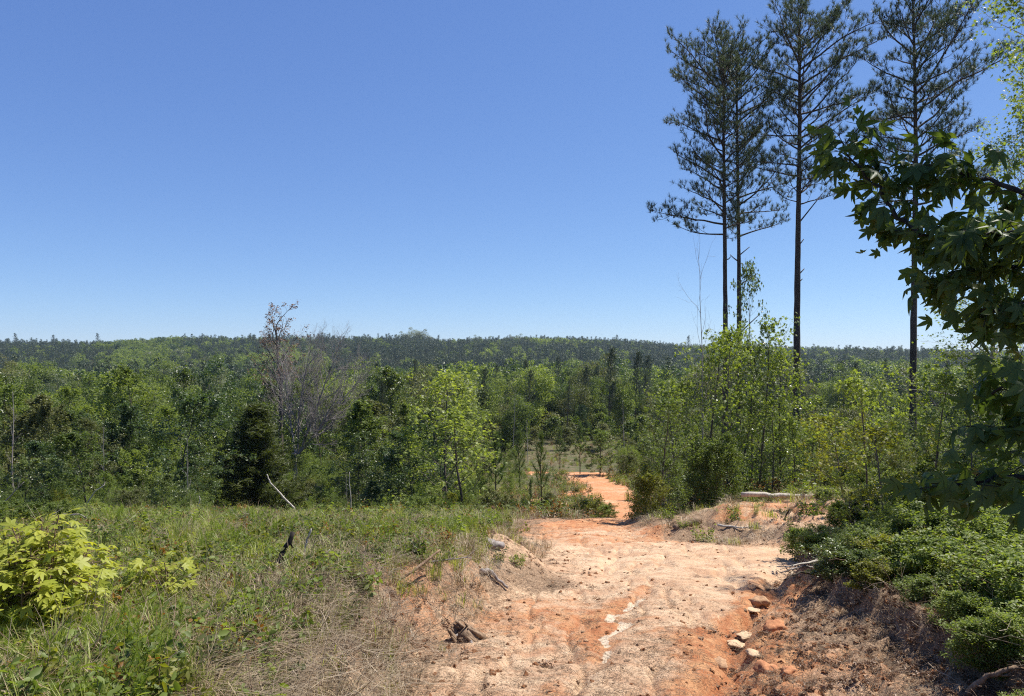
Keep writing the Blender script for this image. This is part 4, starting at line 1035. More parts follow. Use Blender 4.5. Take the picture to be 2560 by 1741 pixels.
for px, y, top, f, lab in ((1355, 20.5, 1075, 0, 'spindly young pine beside the left edge of the track at the crest'), (1325, 20.8, 1195, 1, 'small pine sapling at the foot of the spindly young pine'), (1240, 40, 1080, 2, 'young pine in the clearing left of the far track'), (1450, 70, 1060, 2, 'young pine above the bend of the far track'),
    (1300, 60, 1075, 0, 'young pine left of the bend of the far track'), (1400, 82, 1070, 2, 'small pine at the edge of the wood above the bend')):
    lone('pine_sapling', px, y, top, PS[f], lab, 'pine sapling', .9 if y < 30 else 1.1)
lone('shrub', 1500, 68, 1078, YB[1], 'upright bright green bush just above the bend of the far track', 'bush', 1.9, 'bright')

# thicket right of the track
BU = [young_broadleaf(101, 2.2, .05, 5, 'mid', n=(15, 5, 4), wide=.45, h0=.03, ang=1.2, angtop=.7, stems=3, r0=.015, spread=.06),
      young_broadleaf(102, 2.2, .06, 5, 'olive', LEAF_V, LEAF_F, .42, (14, 5, 4), .03, ang=1.2, stems=4, r0=.014, spread=.05)]
for px, y, top, f, wd, cr, lab in (
    (1630, 16.6, 1165, BU[1], 1.1, 'yellow', 'rounded yellow-green bush at the right edge of the track on the crest'),
    (1665, 17.5, 1130, BU[0], 1.0, 'mid', 'dark bush behind the yellow-green bush'),
    (1745, 18.5, 1120, BU[0], 1.2, 'mid', 'dense green bush below the bare whitish sapling'),
    (1590, 19.5, 1235, BU[0], 1.3, 'mid', 'low bush with pale twigs where the track drops out of sight'),
    (1820, 19.5, 835, SGY, .75, 'bright', 'pale-leaved young tree in front of the pine pair'),
    (1895, 20.5, 822, SGX, .85, 'bright', 'airy young tree left of the thick pine with sky behind its top'),
    (1880, 22, 690, SGX, .42, 'gloss', 'slender sapling whose open top stands alone against the sky'),
    (1955, 20, 890, SGY, .95, 'bright', 'bushy young tree close in front of the thick pine'),
    (1650, 17.2, 1010, SGX, 1.2, 'mid', 'leafy young tree leaning over the track from the right, behind the yellow-green bush'),
    (1700, 20, 985, SGX, 1.1, 'mid', 'thin-leaved young tree left of the pale-leaved one'),
    (1985, 20, 1045, SGY, 1.1, 'bright', 'low bright sapling at the foot of the thick pine'),
    (1800, 18.2, 1090, BU[1], .9, 'mid', 'bush behind the left end of the fallen white log'),
    (1900, 23, 1000, SGY, 1.2, 'mid', 'shaded young tree behind the fallen white log'),
    (2050, 21, 1070, SGX, 1.3, 'yellow', 'yellowish sapling right of the thick pine'),
    (1760, 21.5, 850, SGY, 1.0, 'bright', 'leafy light green tree hiding the foot of the leftmost pine'),
    (1850, 22.5, 880, SGX, 1.2, 'gloss', 'light green tree filling the thicket between the pine pair and thick pine'),
    (1930, 19.5, 1010, SGX, 1.0, 'bright', 'light green sapling in front of the fallen log end'),
    (1680, 22.5, 960, SGY, .8, 'mid', 'slender leafy tree behind the bare whitish sapling'),
    (2030, 23, 1000, SGX, 1.1, 'mid', 'leafy tree just right of the thick pine trunk'),
    (2200, 20, 1010, SGX, 1.1, 'bright', 'light green tree left of the rightmost pine trunk'),
    (2110, 15.5, 1050, SGZ, 1.0, 'yellow', 'sunlit yellow-green sapling left of the rightmost pine'),
    (2170, 14.5, 960, SGZ, .8, 'bright', 'open sapling with star-shaped leaves and a thin dark trunk'),
    (2330, 13.5, 945, SGZ, 1.0, 'bright', 'sapling with long level boughs right of the rightmost pine'),
    (2420, 12.0, 985, SGX, 1.0, 'gloss', 'leafy young tree under the dark hanging leaves'),
    (2230, 17, 1080, SGY, 1.0, 'olive', 'olive sapling behind the yellow-green one'),
    (2500, 13.5, 900, SGY, .9, 'bright', 'young tree at the right edge below the hanging leaves'),
    (2580, 11.0, 1000, SGX, 1.1, 'mid', 'dense sapling cut off by the right edge'),
    (2400, 17, 1010, SGY, 1.2, 'mid', 'shaded green sapling deep in the right-hand thicket'),
    (2140, 24, 1060, SGY, 1.4, 'mid', 'green young tree far behind the yellow-green sapling'),
    (2300, 26, 1050, SGY, 1.4, 'mid', 'green young tree beside the foot of the rightmost pine')):
    lone('young_tree' if f not in BU else 'shrub', px, y, top, f, lab, 'bush' if f in BU else 'tree', wd, cr, rz=rng.uniform(0, 6))
lone('pine_sapling', 2432, 7.8, 1215, PS[1], 'long-needled pine sapling standing in the shrubs on the right bank', 'pine sapling', 1.3)
lone('young_tree', 2213, 10.6, 1085, SGZ, 'small yellow-green sapling with a thin dark stem at the edge of the spoil heap', 'tree', 1.1, 'yellow')
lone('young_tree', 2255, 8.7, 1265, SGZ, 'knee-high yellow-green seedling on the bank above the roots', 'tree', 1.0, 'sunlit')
lone('young_tree', 2345, 7.4, 1330, SGZ, 'yellow-green seedling in the middle of the bank shrubs', 'tree', 1.1, 'yellow')
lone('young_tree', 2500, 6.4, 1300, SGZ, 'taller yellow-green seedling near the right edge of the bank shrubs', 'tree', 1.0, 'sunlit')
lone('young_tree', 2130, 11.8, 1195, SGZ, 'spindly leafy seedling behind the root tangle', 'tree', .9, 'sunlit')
# pale-leaved tree at the right edge
ET = young_broadleaf(111, 7.5, .052, 4, 'bright', STAR_V, STAR_F, .27, (34, 6, 4), .16, spread=.08, droop=.7, barkm='barkpale', r0=.06, sh=lambda s: 1.0 - .5 * s)
lone('young_tree', 2790, 11.0, -60, ET, 'tall open tree with pale new leaves along the right edge, whitish stem', 'tree', .95, 'bright')
lone('young_tree', 2545, 12.5, 190, ET, 'middle one of the pale-leaved trees crowding the right edge', 'tree', .85, 'bright', rz=4)
lone('young_tree', 2480, 14, 330, ET, 'second open tree with pale leaves, behind the hanging dark leaves', 'tree', 1.1, 'bright', rz=2)
# bare whitish sapling
tb, si, c = dead_tree(112, 8.6, (13, 3, 2), .30, h0=.26, ang=.75, angtop=.5, mat='barkpale', r0=.035, lens=(.45, .4), sh=lambda s: 1.1 - .7 * s)
dead_thing('bare_sapling', 1764, 20.3, 612, tb, 'leafless whitish sapling left of the pine pair, thin top branches against the sky', 'dead tree', 8.6, 'barkpale', None, .8)
tb, si, c = dead_tree(113, 5, (9, 4, 2), .34, h0=.2, ang=.8, r0=.03, lens=(.45, .4))
dead_thing('bare_sapling', 1668, 19.5, 1010, tb, 'leaning grey dead sapling over the yellow-green bush', 'dead tree', 5, 'barkpale', None, 1.0)

# ---- shrubs along the right bank
SH = [young_broadleaf(121, 1.1, .048, 5, 'gloss', LEAF_V, LEAF_F, .46, (9, 4, 4), .05, ang=1.15, angtop=.7, stems=5, r0=.008, spread=.035, barkm='brownwood'),
      young_broadleaf(122, 1.0, .038, 5, 'mid', LEAF_V, LEAF_F, .44, (9, 5, 4), .05, ang=1.15, angtop=.6, stems=6, r0=.007, spread=.03, barkm='brownwood'),
      young_broadleaf(123, 1.0, .040, 5, 'yellow', LEAF_V, LEAF_F, .45, (9, 5, 3), .05, ang=1.2, angtop=.8, stems=5, r0=.007, spread=.035, barkm='brownwood')]
shr = [(2010, 11.0, 1300, 1), (2075, 10.4, 1320, 1), (2140, 10.0, 1290, 0), (2200, 9.6, 1270, 1), (2120, 12.5, 1230, 1), (2190, 12.4, 1190, 0), (2260, 9.2, 1250, 0), (2330, 8.6, 1235, 1), (2230, 8.2, 1335, 0), (2300, 7.9, 1370, 1), (2390, 8.3, 1240, 0),
       (2460, 7.6, 1225, 1), (2530, 7.2, 1210, 0), (2380, 7.0, 1370, 0), (2450, 6.6, 1400, 1), (2530, 6.2, 1370, 0), (2330, 6.9, 1440, 0), (2400, 6.0, 1500, 2), (2470, 5.6, 1510, 0), (2540, 5.3, 1500, 1), (2450, 5.2, 1570, 2), (2530, 4.7, 1590, 2), (2590, 5.5, 1420, 1),
       (2600, 4.8, 1500, 0), (2300, 11.0, 1180, 1), (2400, 10.4, 1170, 0), (2500, 9.6, 1150, 1), (2590, 8.4, 1170, 0), (2230, 14.5, 1150, 1), (2110, 13.6, 1260, 0), (2060, 15.2, 1270, 1), (2350, 14, 1120, 0), (2460, 13, 1110, 1), (2560, 12, 1100, 0)]
for i, (px, y, top, f) in enumerate(shr):
    y = y if y > 7.5 else y
    x = X(px, y)
    col = {0: 'glossy green', 1: 'small-leaved green', 2: 'yellow-green'}[f]
    at_ = 'on the bank by the channel' if y < 7.5 else ('on the bank by the roots' if y < 11.2 else 'behind the red spoil')
    g = gz1(x, y); H = float(np.clip(EYE - (top - CY) / FPX * y - g, .35, 1.9))
    pos_ = ('at its tip', 'a little in from its tip', 'in its middle', 'towards the right edge', 'at the right edge')[int(np.clip((px - 1950) / 130, 0, 4))]
    hs_ = 'low' if H < .75 else ('waist-high' if H < 1.15 else 'tall')
    H *= .86
    plant('shrub', SH, f, x, y, H, f'{hs_} {col} shrub {at_}, {pos_}', 'bush', 'shrubs on the right bank', 1.3, (None, 'bright', 'bright', 'mid')[rng.integers(4)], rz=rng.uniform(0, 6))
k_ = 0
for yy in np.arange(4.3, 11.2, .42):
    for side in (0, 1):
        y = yy + rng.uniform(-.15, .15); x = float(np.interp(y, BY, BX)) + (.22 if side == 0 else .75) + rng.uniform(-.08, .2); f = int(rng.choice([0, 1, 1, 2]))
        px = CX + FPX * x / y
        if px > 2720: continue
        H = rng.uniform(.16, .40) if side == 0 else rng.uniform(.32, .66)
        plant('edge_shrub', SH, f, x, y, H, ('low sprawling ' if side == 0 else 'bushy ') + ('glossy green', 'small-leaved green', 'yellow-green')[f] + ' shrub ' + ('overhanging the lip' if side == 0 else 'just behind the lip') + ' of the bank ' + ('close to the camera' if y < 6 else 'halfway along' if y < 8.5 else 'near the root tangle'), 'bush', 'shrubs along the lip of the right bank', 1.5, ('bright', 'bright', 'yellow', 'mid', None)[rng.integers(5)], rz=rng.uniform(0, 6)); k_ += 1
n = 3400; y = 19 * (100 / 19) ** U(n); pu = rng.uniform(-150, 2750, n); x = X(pu, y); e = road_edge(x, y)
clr = np.exp(-((pu - 1400) / 230) ** 2) * sstep(19, 24, y)
keep = (e > 1.6) & (U(n) > clr * 1.15) & ~((pu > 1680) & (pu < 2150) & (y < 23)) & ~((pu > 530) & (pu < 760) & (y < 38)) & ~((y < 32) & (pu < 1250) & (U(n) < .55))
x, y, pu = x[keep], y[keep], pu[keep]; n = len(x)
def rem(me_, k):
    m2 = me_.copy(); m2.materials[0] = M[k]; return m2
ui = rng.choice(8, n, p=[.20, .16, .10, .12, .14, .12, .08, .08])
scatter('undergrowth', 'dense mixed undergrowth of bushes and seedlings between the young trees', 'undergrowth', [BU[0][1], BU[1][1], SH[1][1], YB[2][1], SGX[1], rem(BU[0][1], 'bright'), rem(SH[1][1], 'olive'), rem(YB[0][1], 'yellow')], np.stack([x, y, gz(x, y) - .1], -1), ui, np.stack([rng.normal(0, .08, n), rng.normal(0, .08, n), rng.uniform(0, 6.28, n)], -1),
        np.array([.7, .7, 1.3, .40, .45, .6, 1.1, .30])[ui] * rng.uniform(.35, 1.25, n) * np.clip(y / 34, .45, 1.5))
# low bramble and bushes at the left and along the field's crest
for i, (px, y, top, f, cr, lab) in enumerate(((60, 8.6, 1262, 1, 'mid', 'dark green bramble mound behind the bright sweetgum at the left edge'), (-20, 8.2, 1270, 0, 'mid', 'dense green bramble at the very left edge'), (150, 9.5, 1300, 1, 'mid', 'low leafy bramble right behind the bright sweetgum'),
    (250, 17, 1245, 0, 'bright', 'light green leafy bush at the edge of the left thicket'), (600, 17.5, 1262, 2, 'red', 'reddish-leaved low bush under the cedar'), (640, 17, 1270, 2, 'yellow', 'yellowish low bush under the cedar'), (1240, 18, 1275, 1, 'brownleaf', 'brown withered bush beside the track at the crest'), (1470, 30, 1246, 2, 'yellow', 'small bright green bush in the middle of the far track'),
    (1515, 21.5, 1258, 2, 'bright', 'leafy bush at the left of the track just past the crest'), (960, 18, 1262, 1, 'mid', 'low green bush on the crest of the field'), (1150, 17.5, 1262, 0, 'mid', 'low glossy bush under the bushy bright-leaved tree'))):
    x = X(px, y); g = gz1(x, y); H = max(.4, EYE - (top - CY) / FPX * y - g)
    plant('shrub', SH, f, x, y, H, lab, 'bush', None, 1.3, cr, rz=rng.uniform(0, 6))
print('lone', flush=True)

# ------------------------------------------------------------------ leaves one can tell apart
from mathutils import Matrix
def axes_matrix(p, ax, up, s):
    ax = nrm(ax); yy = nrm(np.cross(up, ax)); zz = np.cross(ax, yy)
    m = np.eye(4); m[:3, 0] = ax * s; m[:3, 1] = yy * s; m[:3, 2] = zz * s; m[:3, 3] = p
    return Matrix(m.tolist())

def leaf_forms(mat, n=5, droop=(.10, .5)):
    out = []
    for i in range(n):
        V, F = star_leaf(True, np.linspace(*droop, n)[i], 900 + i)
        mb = MB(); mb.add(V, F, .2 + .15 * i)
        tube(mb, [[-.55, 0, .12], [-.25, 0, .10], [.28, 0, .05]], [.012, .012, .008], 3, v=.9, cap=False)
        out.append(mb.mesh('leaf', M[mat]))
    return out

def put_leaves(root, forms, rg, P, A, up, sizes):
    for i in range(len(P)):
        o = bpy.data.objects.new('leaf', forms[int(rg.integers(len(forms)))]); COL.objects.link(o); o.parent = root
        o.matrix_local = axes_matrix(P[i], A[i], up[i], sizes[i])

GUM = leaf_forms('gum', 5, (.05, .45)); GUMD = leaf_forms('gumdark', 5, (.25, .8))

def sweetgum_bush(px, py, Hm, wm, n_leaf, n_extra, stems, seed, label, lsz=.088):
    rg = np.random.default_rng(seed)
    x, y = hit(px, py); z = gz1(x, y)
    root = thing('sweetgum_sapling', label, 'sapling', (x, y, z - .02))
    tb = MB(); P, A = [], []
    for i in range(stems):
        a = i * 2.4 + rg.uniform(-.3, .3); r = rg.uniform(.2, 1) * wm * .42
        b = np.array([math.cos(a) * r * .35, math.sin(a) * r * .35, 0])
        h = Hm * (1 - .45 * (r / (wm * .42)) ** 2) * rg.uniform(.8, 1.05)
        q = path(rg, b, (math.cos(a) * r / Hm * .9, math.sin(a) * r / Hm * .9, 1), h, 8, .05, .04)
        tube(tb, q, np.linspace(.007, .003, 9), 5, v=.5, cap=False)
        k = int((n_leaf + n_extra) / stems)
        for j in range(k):
            f = (.22 + .78 * (j + rg.uniform(0, 1)) / k) * 8; c = min(int(f), 7); p = q[c] + (q[c + 1] - q[c]) * (f - c)
            az = rg.uniform(0, 6.28); reach = (.05 + .12 * (1 - f / 9)) * rg.uniform(.5, 1.4)
            d = np.array([math.cos(az), math.sin(az), rg.uniform(-.05, .5)]); p2 = p + d * reach
            tube(tb, [p, (p + p2) / 2 + [0, 0, .01], p2], .0014, 3, cap=False)
            P.append(p2 + d * .03); A.append(nrm(d + [0, 0, -.30 + rg.normal(0, .25)]))
    part('stems', tb.mesh('stems', M['brownwood'], True), root)
    P = np.array(P); A = np.array(A); n = len(P)
    up = nrm(np.array([0, 0, 1.0]) + rg.normal(0, .32, (n, 3)) + np.array([0, -.25, 0])); sz = lsz * rg.uniform(.55, 1.15, n)
    vis = np.argsort(P[:, 1] - P[:, 2] * .8)          # those facing the track first
    s_, ext = vis[:n_leaf], vis[n_leaf:]
    put_leaves(root, GUM, rg, P[s_], A[s_], up[s_], sz[s_])
    if len(ext):
        mb = MB(); V, F = star_leaf(False, .2, 3); stamp(mb, V, F, P[ext], A[ext], up[ext], sz[ext], rg.uniform(0, 1, len(ext)))
        part('inner_leaves', mb.mesh('inner_leaves', M['gum']), root, kind='stuff')
    return root
sweetgum_bush(95, 1600, .70, .80, 300, 620, 26, 1001, 'large vivid yellow-green sweetgum bush with star-shaped leaves at the left edge')
sweetgum_bush(400, 1530, .42, .38, 90, 60, 8, 1002, 'small vivid yellow-green sweetgum sapling right of the large bush', .08)
sweetgum_bush(255, 1480, .30, .20, 36, 0, 4, 1003, 'tiny sweetgum seedling between the large bush and the small sapling', .065)
sweetgum_bush(280, 1640, .16, .22, 26, 0, 4, 1004, 'low sweetgum seedling below the right side of the large bush', .075)
sweetgum_bush(90, 1715, .22, .2, 24, 0, 4, 1005, 'yellow sweetgum seedling in the feathery weeds at the lower left', .07)

def hanging_branch():
    rg = np.random.default_rng(1010)
    root = thing('sweetgum_tree', 'dark shaded sweetgum boughs with big star-shaped leaves hanging into the upper right', 'tree', (2.75, 2.3, gz1(2.75, 2.3) - .05))
    off = np.array(root.location)
    tb = MB(); T0 = path(rg, (0, 0, 0), (0, 0, 1), 4.9, 10, .03, .02); tube(tb, T0, np.linspace(.085, .03, 11), 9, rough=.05, rng=rg)
    spines = [  # way-points in the photograph with their distance, and how many leaves
        ([(2860, 640, 2.35), (2560, 610, 2.45), (2420, 628, 2.55), (2320, 600, 2.65), (2240, 535, 2.75), (2190, 470, 2.8), (2140, 410, 2.85), (2105, 355, 2.9)], 78),
        ([(2860, 520, 2.4), (2600, 490, 2.5), (2470, 455, 2.6), (2380, 425, 2.65), (2330, 415, 2.7)], 34),
        ([(2860, 700, 2.3), (2600, 655, 2.4), (2480, 665, 2.45), (2390, 690, 2.5), (2340, 700, 2.5)], 46),
        ([(2860, 560, 2.1), (2620, 570, 2.2), (2500, 580, 2.3), (2420, 600, 2.35)], 40),
        ([(2860, 820, 2.2), (2640, 770, 2.3), (2540, 765, 2.35), (2450, 780, 2.4)], 34),
        ([(2860, 930, 1.9), (2640, 930, 2.0), (2540, 950, 2.05), (2480, 985, 2.1)], 22),
        ([(2860, 1060, 1.9), (2640, 1040, 2.0), (2540, 1060, 2.05), (2490, 1090, 2.1)], 18),
        ([(2860, 1210, 1.9), (2640, 1185, 2.0), (2520, 1195, 2.05), (2430, 1210, 2.1), (2385, 1225, 2.1)], 26)]
    P, A = [], []
    for w_, n in spines:
        q = np.array([pt(*p) for p in w_]) - off
        h = q[0][2]; i = int(np.clip(h / .49, 0, 9))
        q = np.concatenate([[T0[i]], q])
        fine = []
        for a, b in zip(q[:-1], q[1:]):
            for t in np.linspace(0, 1, 5)[:-1]: fine.append(a + (b - a) * t + rg.normal(0, .006, 3))
        fine.append(q[-1]); fine = np.array(fine)
        tube(tb, fine, np.linspace(.016, .003, len(fine)), 6, cap=False)
        m = len(fine) - 1
        for j in range(n):
            f = (.34 + .66 * (j + rg.uniform(0, 1)) / n) * m; c = min(int(f), m - 1); p = fine[c] + (fine[c + 1] - fine[c]) * (f - c)
            t = nrm(fine[c + 1] - fine[c]); az = rg.uniform(0, 6.28)
            d = nrm(np.array([math.cos(az), math.sin(az) * .8, rg.uniform(-.5, .45)]) + t * .5)
            L = rg.uniform(.03, .115); p2 = p + d * L
            tube(tb, [p, (p + p2) / 2 + [0, 0, .008], p2], .0016, 3, cap=False)
            P.append(p2); A.append(nrm(d * .75 + np.array([0, 0, -.75 + rg.normal(0, .35)])))
    part('trunk', tb.mesh('trunk', M['barkdark'], True), root)
    P = np.array(P); A = np.array(A); n = len(P)
    up = nrm(rg.normal(0, .45, (n, 3)) + np.array([.1, -.55, .8])); sz = rg.uniform(.062, .104, n)
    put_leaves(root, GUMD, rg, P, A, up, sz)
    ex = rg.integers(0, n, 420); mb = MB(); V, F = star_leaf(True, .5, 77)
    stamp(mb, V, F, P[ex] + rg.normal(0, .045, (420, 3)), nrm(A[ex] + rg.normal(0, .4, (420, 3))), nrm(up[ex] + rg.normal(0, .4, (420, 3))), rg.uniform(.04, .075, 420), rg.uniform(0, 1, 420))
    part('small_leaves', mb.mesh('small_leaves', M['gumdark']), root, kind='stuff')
    # unseen crown leaves added overhead, out of the picture, to shade these boughs
    cb = MB(); k = 1500; q = rg.normal(0, 1, (k, 3)); q = nrm(q) * rg.uniform(.3, 1, (k, 1)) ** .5
    C = np.array([2.75, 2.7, 4.75]) - off; pp = C + q * [1.35, 1.3, .95]
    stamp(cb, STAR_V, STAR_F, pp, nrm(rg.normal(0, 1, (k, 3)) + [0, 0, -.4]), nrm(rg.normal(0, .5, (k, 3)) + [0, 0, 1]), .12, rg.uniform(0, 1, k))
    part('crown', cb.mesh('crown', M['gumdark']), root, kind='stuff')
hanging_branch()
print('leaves', flush=True)

# ------------------------------------------------------------------ sticks, logs, roots
def stick(name, label, pts, r0, r1, mat, forks=0, seed=0, sides=7, rough=.12, ground_first=True, cat='stick', dy=None, flat=False, Y0=None):
    """pts in photo pixels; the first lies on the ground, the others stand dy metres nearer or farther"""
    rg = np.random.default_rng(2000 + seed)
    x0, y0 = hit(*pts[0])
    if y0 > 19 and pts[0][0] < 1240 and not flat: y0 = 17.0
    if Y0: y0 = Y0
    Q = []
    for i, p in enumerate(pts):
        if flat:
            x, y = hit(*p); Q.append([x, y, gz1(x, y) + r0 * (.6 + (0 if i else 0)) + .03])
        else:
            yy = y0 + (dy[i] if dy else 0); Q.append(pt(p[0], p[1], yy))
    Q = np.array(Q); f = []
    for a, b in zip(Q[:-1], Q[1:]):
        for t in np.linspace(0, 1, 5)[:-1]: f.append(a + (b - a) * t + rg.normal(0, r0 * .22, 3))
    f.append(Q[-1]); f = np.array(f); off = f[0].copy()
    if not flat and cat != 'log': f[0][2] = min(f[0][2] - .05, gz1(f[0][0], f[0][1]) - .03)
    o = thing(name, label, cat, tuple(off)); f = f - off
    mb = MB(); tube(mb, f, np.linspace(r0, r1, len(f)), sides, rough=rough, rng=rg)
    for k in range(forks):
        i = int(rg.integers(2, len(f) - 1)); L = np.linalg.norm(f[-1] - f[0]) * rg.uniform(.15, .35)
        d = nrm(nrm(f[-1] - f[0]) + rg.normal(0, .8, 3)); q = path(rg, f[i], d, L, 4, .15, .1)
        if flat: q[:, 2] = np.maximum(q[:, 2], f[i][2] - .01)
        tube(mb, q, np.linspace(max(r1 * .8, .003), .002, 5), 4, cap=False)
    o.data = None if False else o.data
    part('wood', mb.mesh('wood', M[mat], True), o)
    return o
stick('charred_stick', 'blackened thick stick leaning upright in the weedy field', [(672, 1452), (690, 1410), (712, 1375), (732, 1330)], .028, .018, 'charred', 1, 1, dy=[0, .05, .1, .15])
stick('dead_stick', 'slim pale curved stick standing right of the blackened one', [(757, 1420), (758, 1385), (768, 1348), (778, 1322)], .012, .007, 'bleached', 0, 2)
stick('dead_stick', 'short pale stick slanting up right of the slim curved one', [(782, 1418), (805, 1395), (825, 1374)], .008, .005, 'bleached', 0, 3)
stick('fallen_branch', 'long weathered grey branch lying in an arc across the weedy field', [(620, 1468), (700, 1455), (760, 1432), (830, 1416), (880, 1412), (960, 1408)], .020, .011, 'deadgrey', 4, 4, flat=True, cat='branch')
stick('fallen_branch', 'reddish brown branch propped up at an angle near the track bank', [(985, 1458), (1035, 1425), (1070, 1398), (1100, 1375)], .015, .010, 'brownwood', 2, 5, dy=[0, .15, .3, .45], cat='branch')
stick('fallen_branch', 'thin grey branch pointing right beside the propped brown branch', [(1060, 1408), (1110, 1400), (1180, 1393)], .010, .004, 'deadgrey', 3, 6, dy=[0, .05, .1], cat='branch')
stick('fallen_branch', 'thin pale branch reaching up right over the grey arc', [(915, 1402), (950, 1395), (988, 1385)], .010, .005, 'bleached', 1, 7, dy=[0, .05, .1], cat='branch')
stick('short_log', 'short sawn pale log end among the green weeds above the bank', [(1216, 1368), (1235, 1374), (1256, 1378)], .050, .046, 'deadgrey', 0, 8, sides=10, flat=True, cat='log')
stick('dead_root', 'grey-white root arching out of the left track bank', [(1203, 1440), (1222, 1442), (1240, 1458), (1270, 1480)], .028, .014, 'deadgrey', 1, 9, flat=True, cat='root')
stick('dead_stick', 'tall bleached stick leaning left against the dark cedar', [(742, 1278), (715, 1250), (690, 1222), (675, 1205), (667, 1186)], .024, .012, 'bleached', 0, 10)
stick('dead_stick', 'very thin upright pale pole near the middle of the field crest', [(878, 1275), (877, 1240), (873, 1208), (874, 1180)], .012, .006, 'bleached', 0, 11)
stick('fallen_log', 'long whitish barkless log lying level behind the red spoil heap', [(1855, 1236), (1930, 1238), (2010, 1240), (2092, 1243)], .062, .055, 'bleached', 0, 12, sides=12, rough=.06, dy=[0, 0, .1, .2], cat='log', Y0=17.6)
stick('log_stub', 'stout brown log end sticking out of the cut bank beside the track', [(1690, 1326), (1715, 1312), (1750, 1298)], .085, .080, 'brownwood', 0, 13, sides=11, dy=[0, .1, .2], cat='log')
stick('pale_sticks', 'splintered pale branch lying on the slope of the spoil heap', [(1795, 1324), (1850, 1328), (1905, 1322)], .022, .010, 'bleached', 5, 14, flat=True, cat='branch')
stick('dead_sapling', 'forked bleached dead stem standing in the shrubs on the right bank', [(2158, 1372), (2160, 1330), (2172, 1290), (2184, 1270)], .020, .007, 'bleached', 2, 15)
stick('dead_sapling', 'grey dead stem leaning left of the forked bleached one', [(2152, 1352), (2145, 1320), (2136, 1300)], .016, .008, 'deadgrey', 1, 16)
stick('arched_root', 'thin dark root looping up over the edge of the right bank', [(1996, 1400), (1997, 1370), (2008, 1348), (2030, 1344), (2060, 1362)], .009, .006, 'barkdark', 1, 17, dy=[0, 0, .05, .1, .2], cat='root')
for k, (a, b, c, lab) in enumerate((((2100, 1412), (2040, 1402), (1965, 1418), 'upper pale root spilling out of the bank over the channel'), ((2060, 1425), (2010, 1415), (1950, 1432), 'middle grey root spilling out of the bank over the channel'), ((2070, 1440), (2000, 1430), (1960, 1450), 'lower dark root hanging below the other roots at the bank'), ((2090, 1400), (2050, 1388), (2000, 1392), 'short root on top of the bank above the root tangle'))):
    stick('exposed_root', lab, [a, b, c], .020 - .002 * k, .006, ('bleached', 'deadgrey', 'barkdark', 'deadgrey')[k], 3, 18 + k, dy=[0, -.25, -.45], cat='root')
stick('exposed_root', 'thick twisted grey root on the bank at the lower right corner', [(2440, 1690), (2490, 1665), (2560, 1640), (2640, 1650)], .024, .014, 'deadgrey', 4, 23, dy=[0, 0, 0, 0], cat='root')
stick('exposed_root', 'second twisted root just below the one in the lower right corner', [(2410, 1735), (2470, 1690), (2540, 1668), (2640, 1690)], .018, .012, 'brownwood', 4, 24, dy=[0, -.05, -.1, -.1], cat='root')
for k, (pp, lab) in enumerate((([(70, 1330), (120, 1292), (200, 1285), (258, 1322)], 'bent grey branch arching behind the bright sweetgum bush'), ([(210, 1275), (235, 1230), (262, 1212)], 'pale twig pointing up at the edge of the left thicket'), ([(200, 1310), (240, 1305), (320, 1338)], 'grey branch lying right of the bent one'),
     ([(490, 1282), (500, 1250), (498, 1240)], 'small forked white stub before the cedar'), ([(372, 1300), (376, 1280), (370, 1262)], 'short white stub on the crest left of centre'), ([(0, 1270), (30, 1235), (60, 1205)], 'thin grey stick leaning at the far left'),
     ([(845, 1300), (860, 1340), (875, 1290), (800, 1282)], 'brown bent twig on the crest of the field'), ([(1440, 1290), (1400, 1265), (1372, 1248)], 'thin grey branch leaning in the clearing by the young pine'), ([(1290, 1262), (1350, 1252), (1410, 1232)], 'straight whitish branch lying in the clearing'),
     ([(430, 1305), (410, 1270), (405, 1245)], 'dark dead weed stalk before the thicket'), ([(1960, 1300), (1975, 1270)], 'short dark stake on the spoil heap'), ([(2090, 1330), (2092, 1300), (2091, 1285)], 'thin pale stalk on the spoil heap'))):
    stick('dead_stick', lab, pp, .017 if pp[0][1] < 1345 else .01, .006, ('deadgrey', 'bleached', 'deadgrey', 'bleached', 'bleached', 'deadgrey', 'brownwood', 'deadgrey', 'bleached', 'barkdark', 'barkdark', 'bleached')[k], 1 + (k % 3), 40 + k)

# the rotted stump in the left bank
def stump():
    rg = np.random.default_rng(3001); x, y = hit(1168, 1600); z = gz1(x, y) + .05
    o = thing('rotten_stump', 'splintered rotten grey stump half buried in the left track bank', 'stump', (x, y, z - .02), tilt=(.35, -.5)); mb = MB()
    k = 26
    for i in range(k):
        a = i / k * 6.28 + rg.uniform(-.1, .1); r = .10 * rg.uniform(.75, 1.1); h = rg.uniform(.06, .12) * (1 + .4 * math.cos(a - 2.4))
        b = np.array([math.cos(a) * r * 1.1, math.sin(a) * r * 1.1, -.14]); t = np.array([math.cos(a) * r * .75 - .03, math.sin(a) * r * .7 - .02, h])
        tube(mb, [b, (b + t) / 2 + rg.normal(0, .006, 3), t], [.024, .022, .010], 5, v=rg.uniform())
    tube(mb, [[0, 0, -.16], [-.01, -.01, .07]], [.085, .065], 9, rough=.2, rng=rg)
    part('shell', mb.mesh('shell', [M['brownwood'], M['barkdark']]), o)
    for d, L in (((-1, -.2, .25), .13), ((.3, -1, -.35), .16), ((-.5, -1, -.3), .12)):
        m2 = MB(); q = path(rg, np.array([0, 0, .04]) + .06 * nrm(d), d, L, 4, .15, -.05); tube(m2, q, np.linspace(.02, .006, 5), 6); part('root', m2.mesh('root', M['deadgrey'], True), o)
stump()

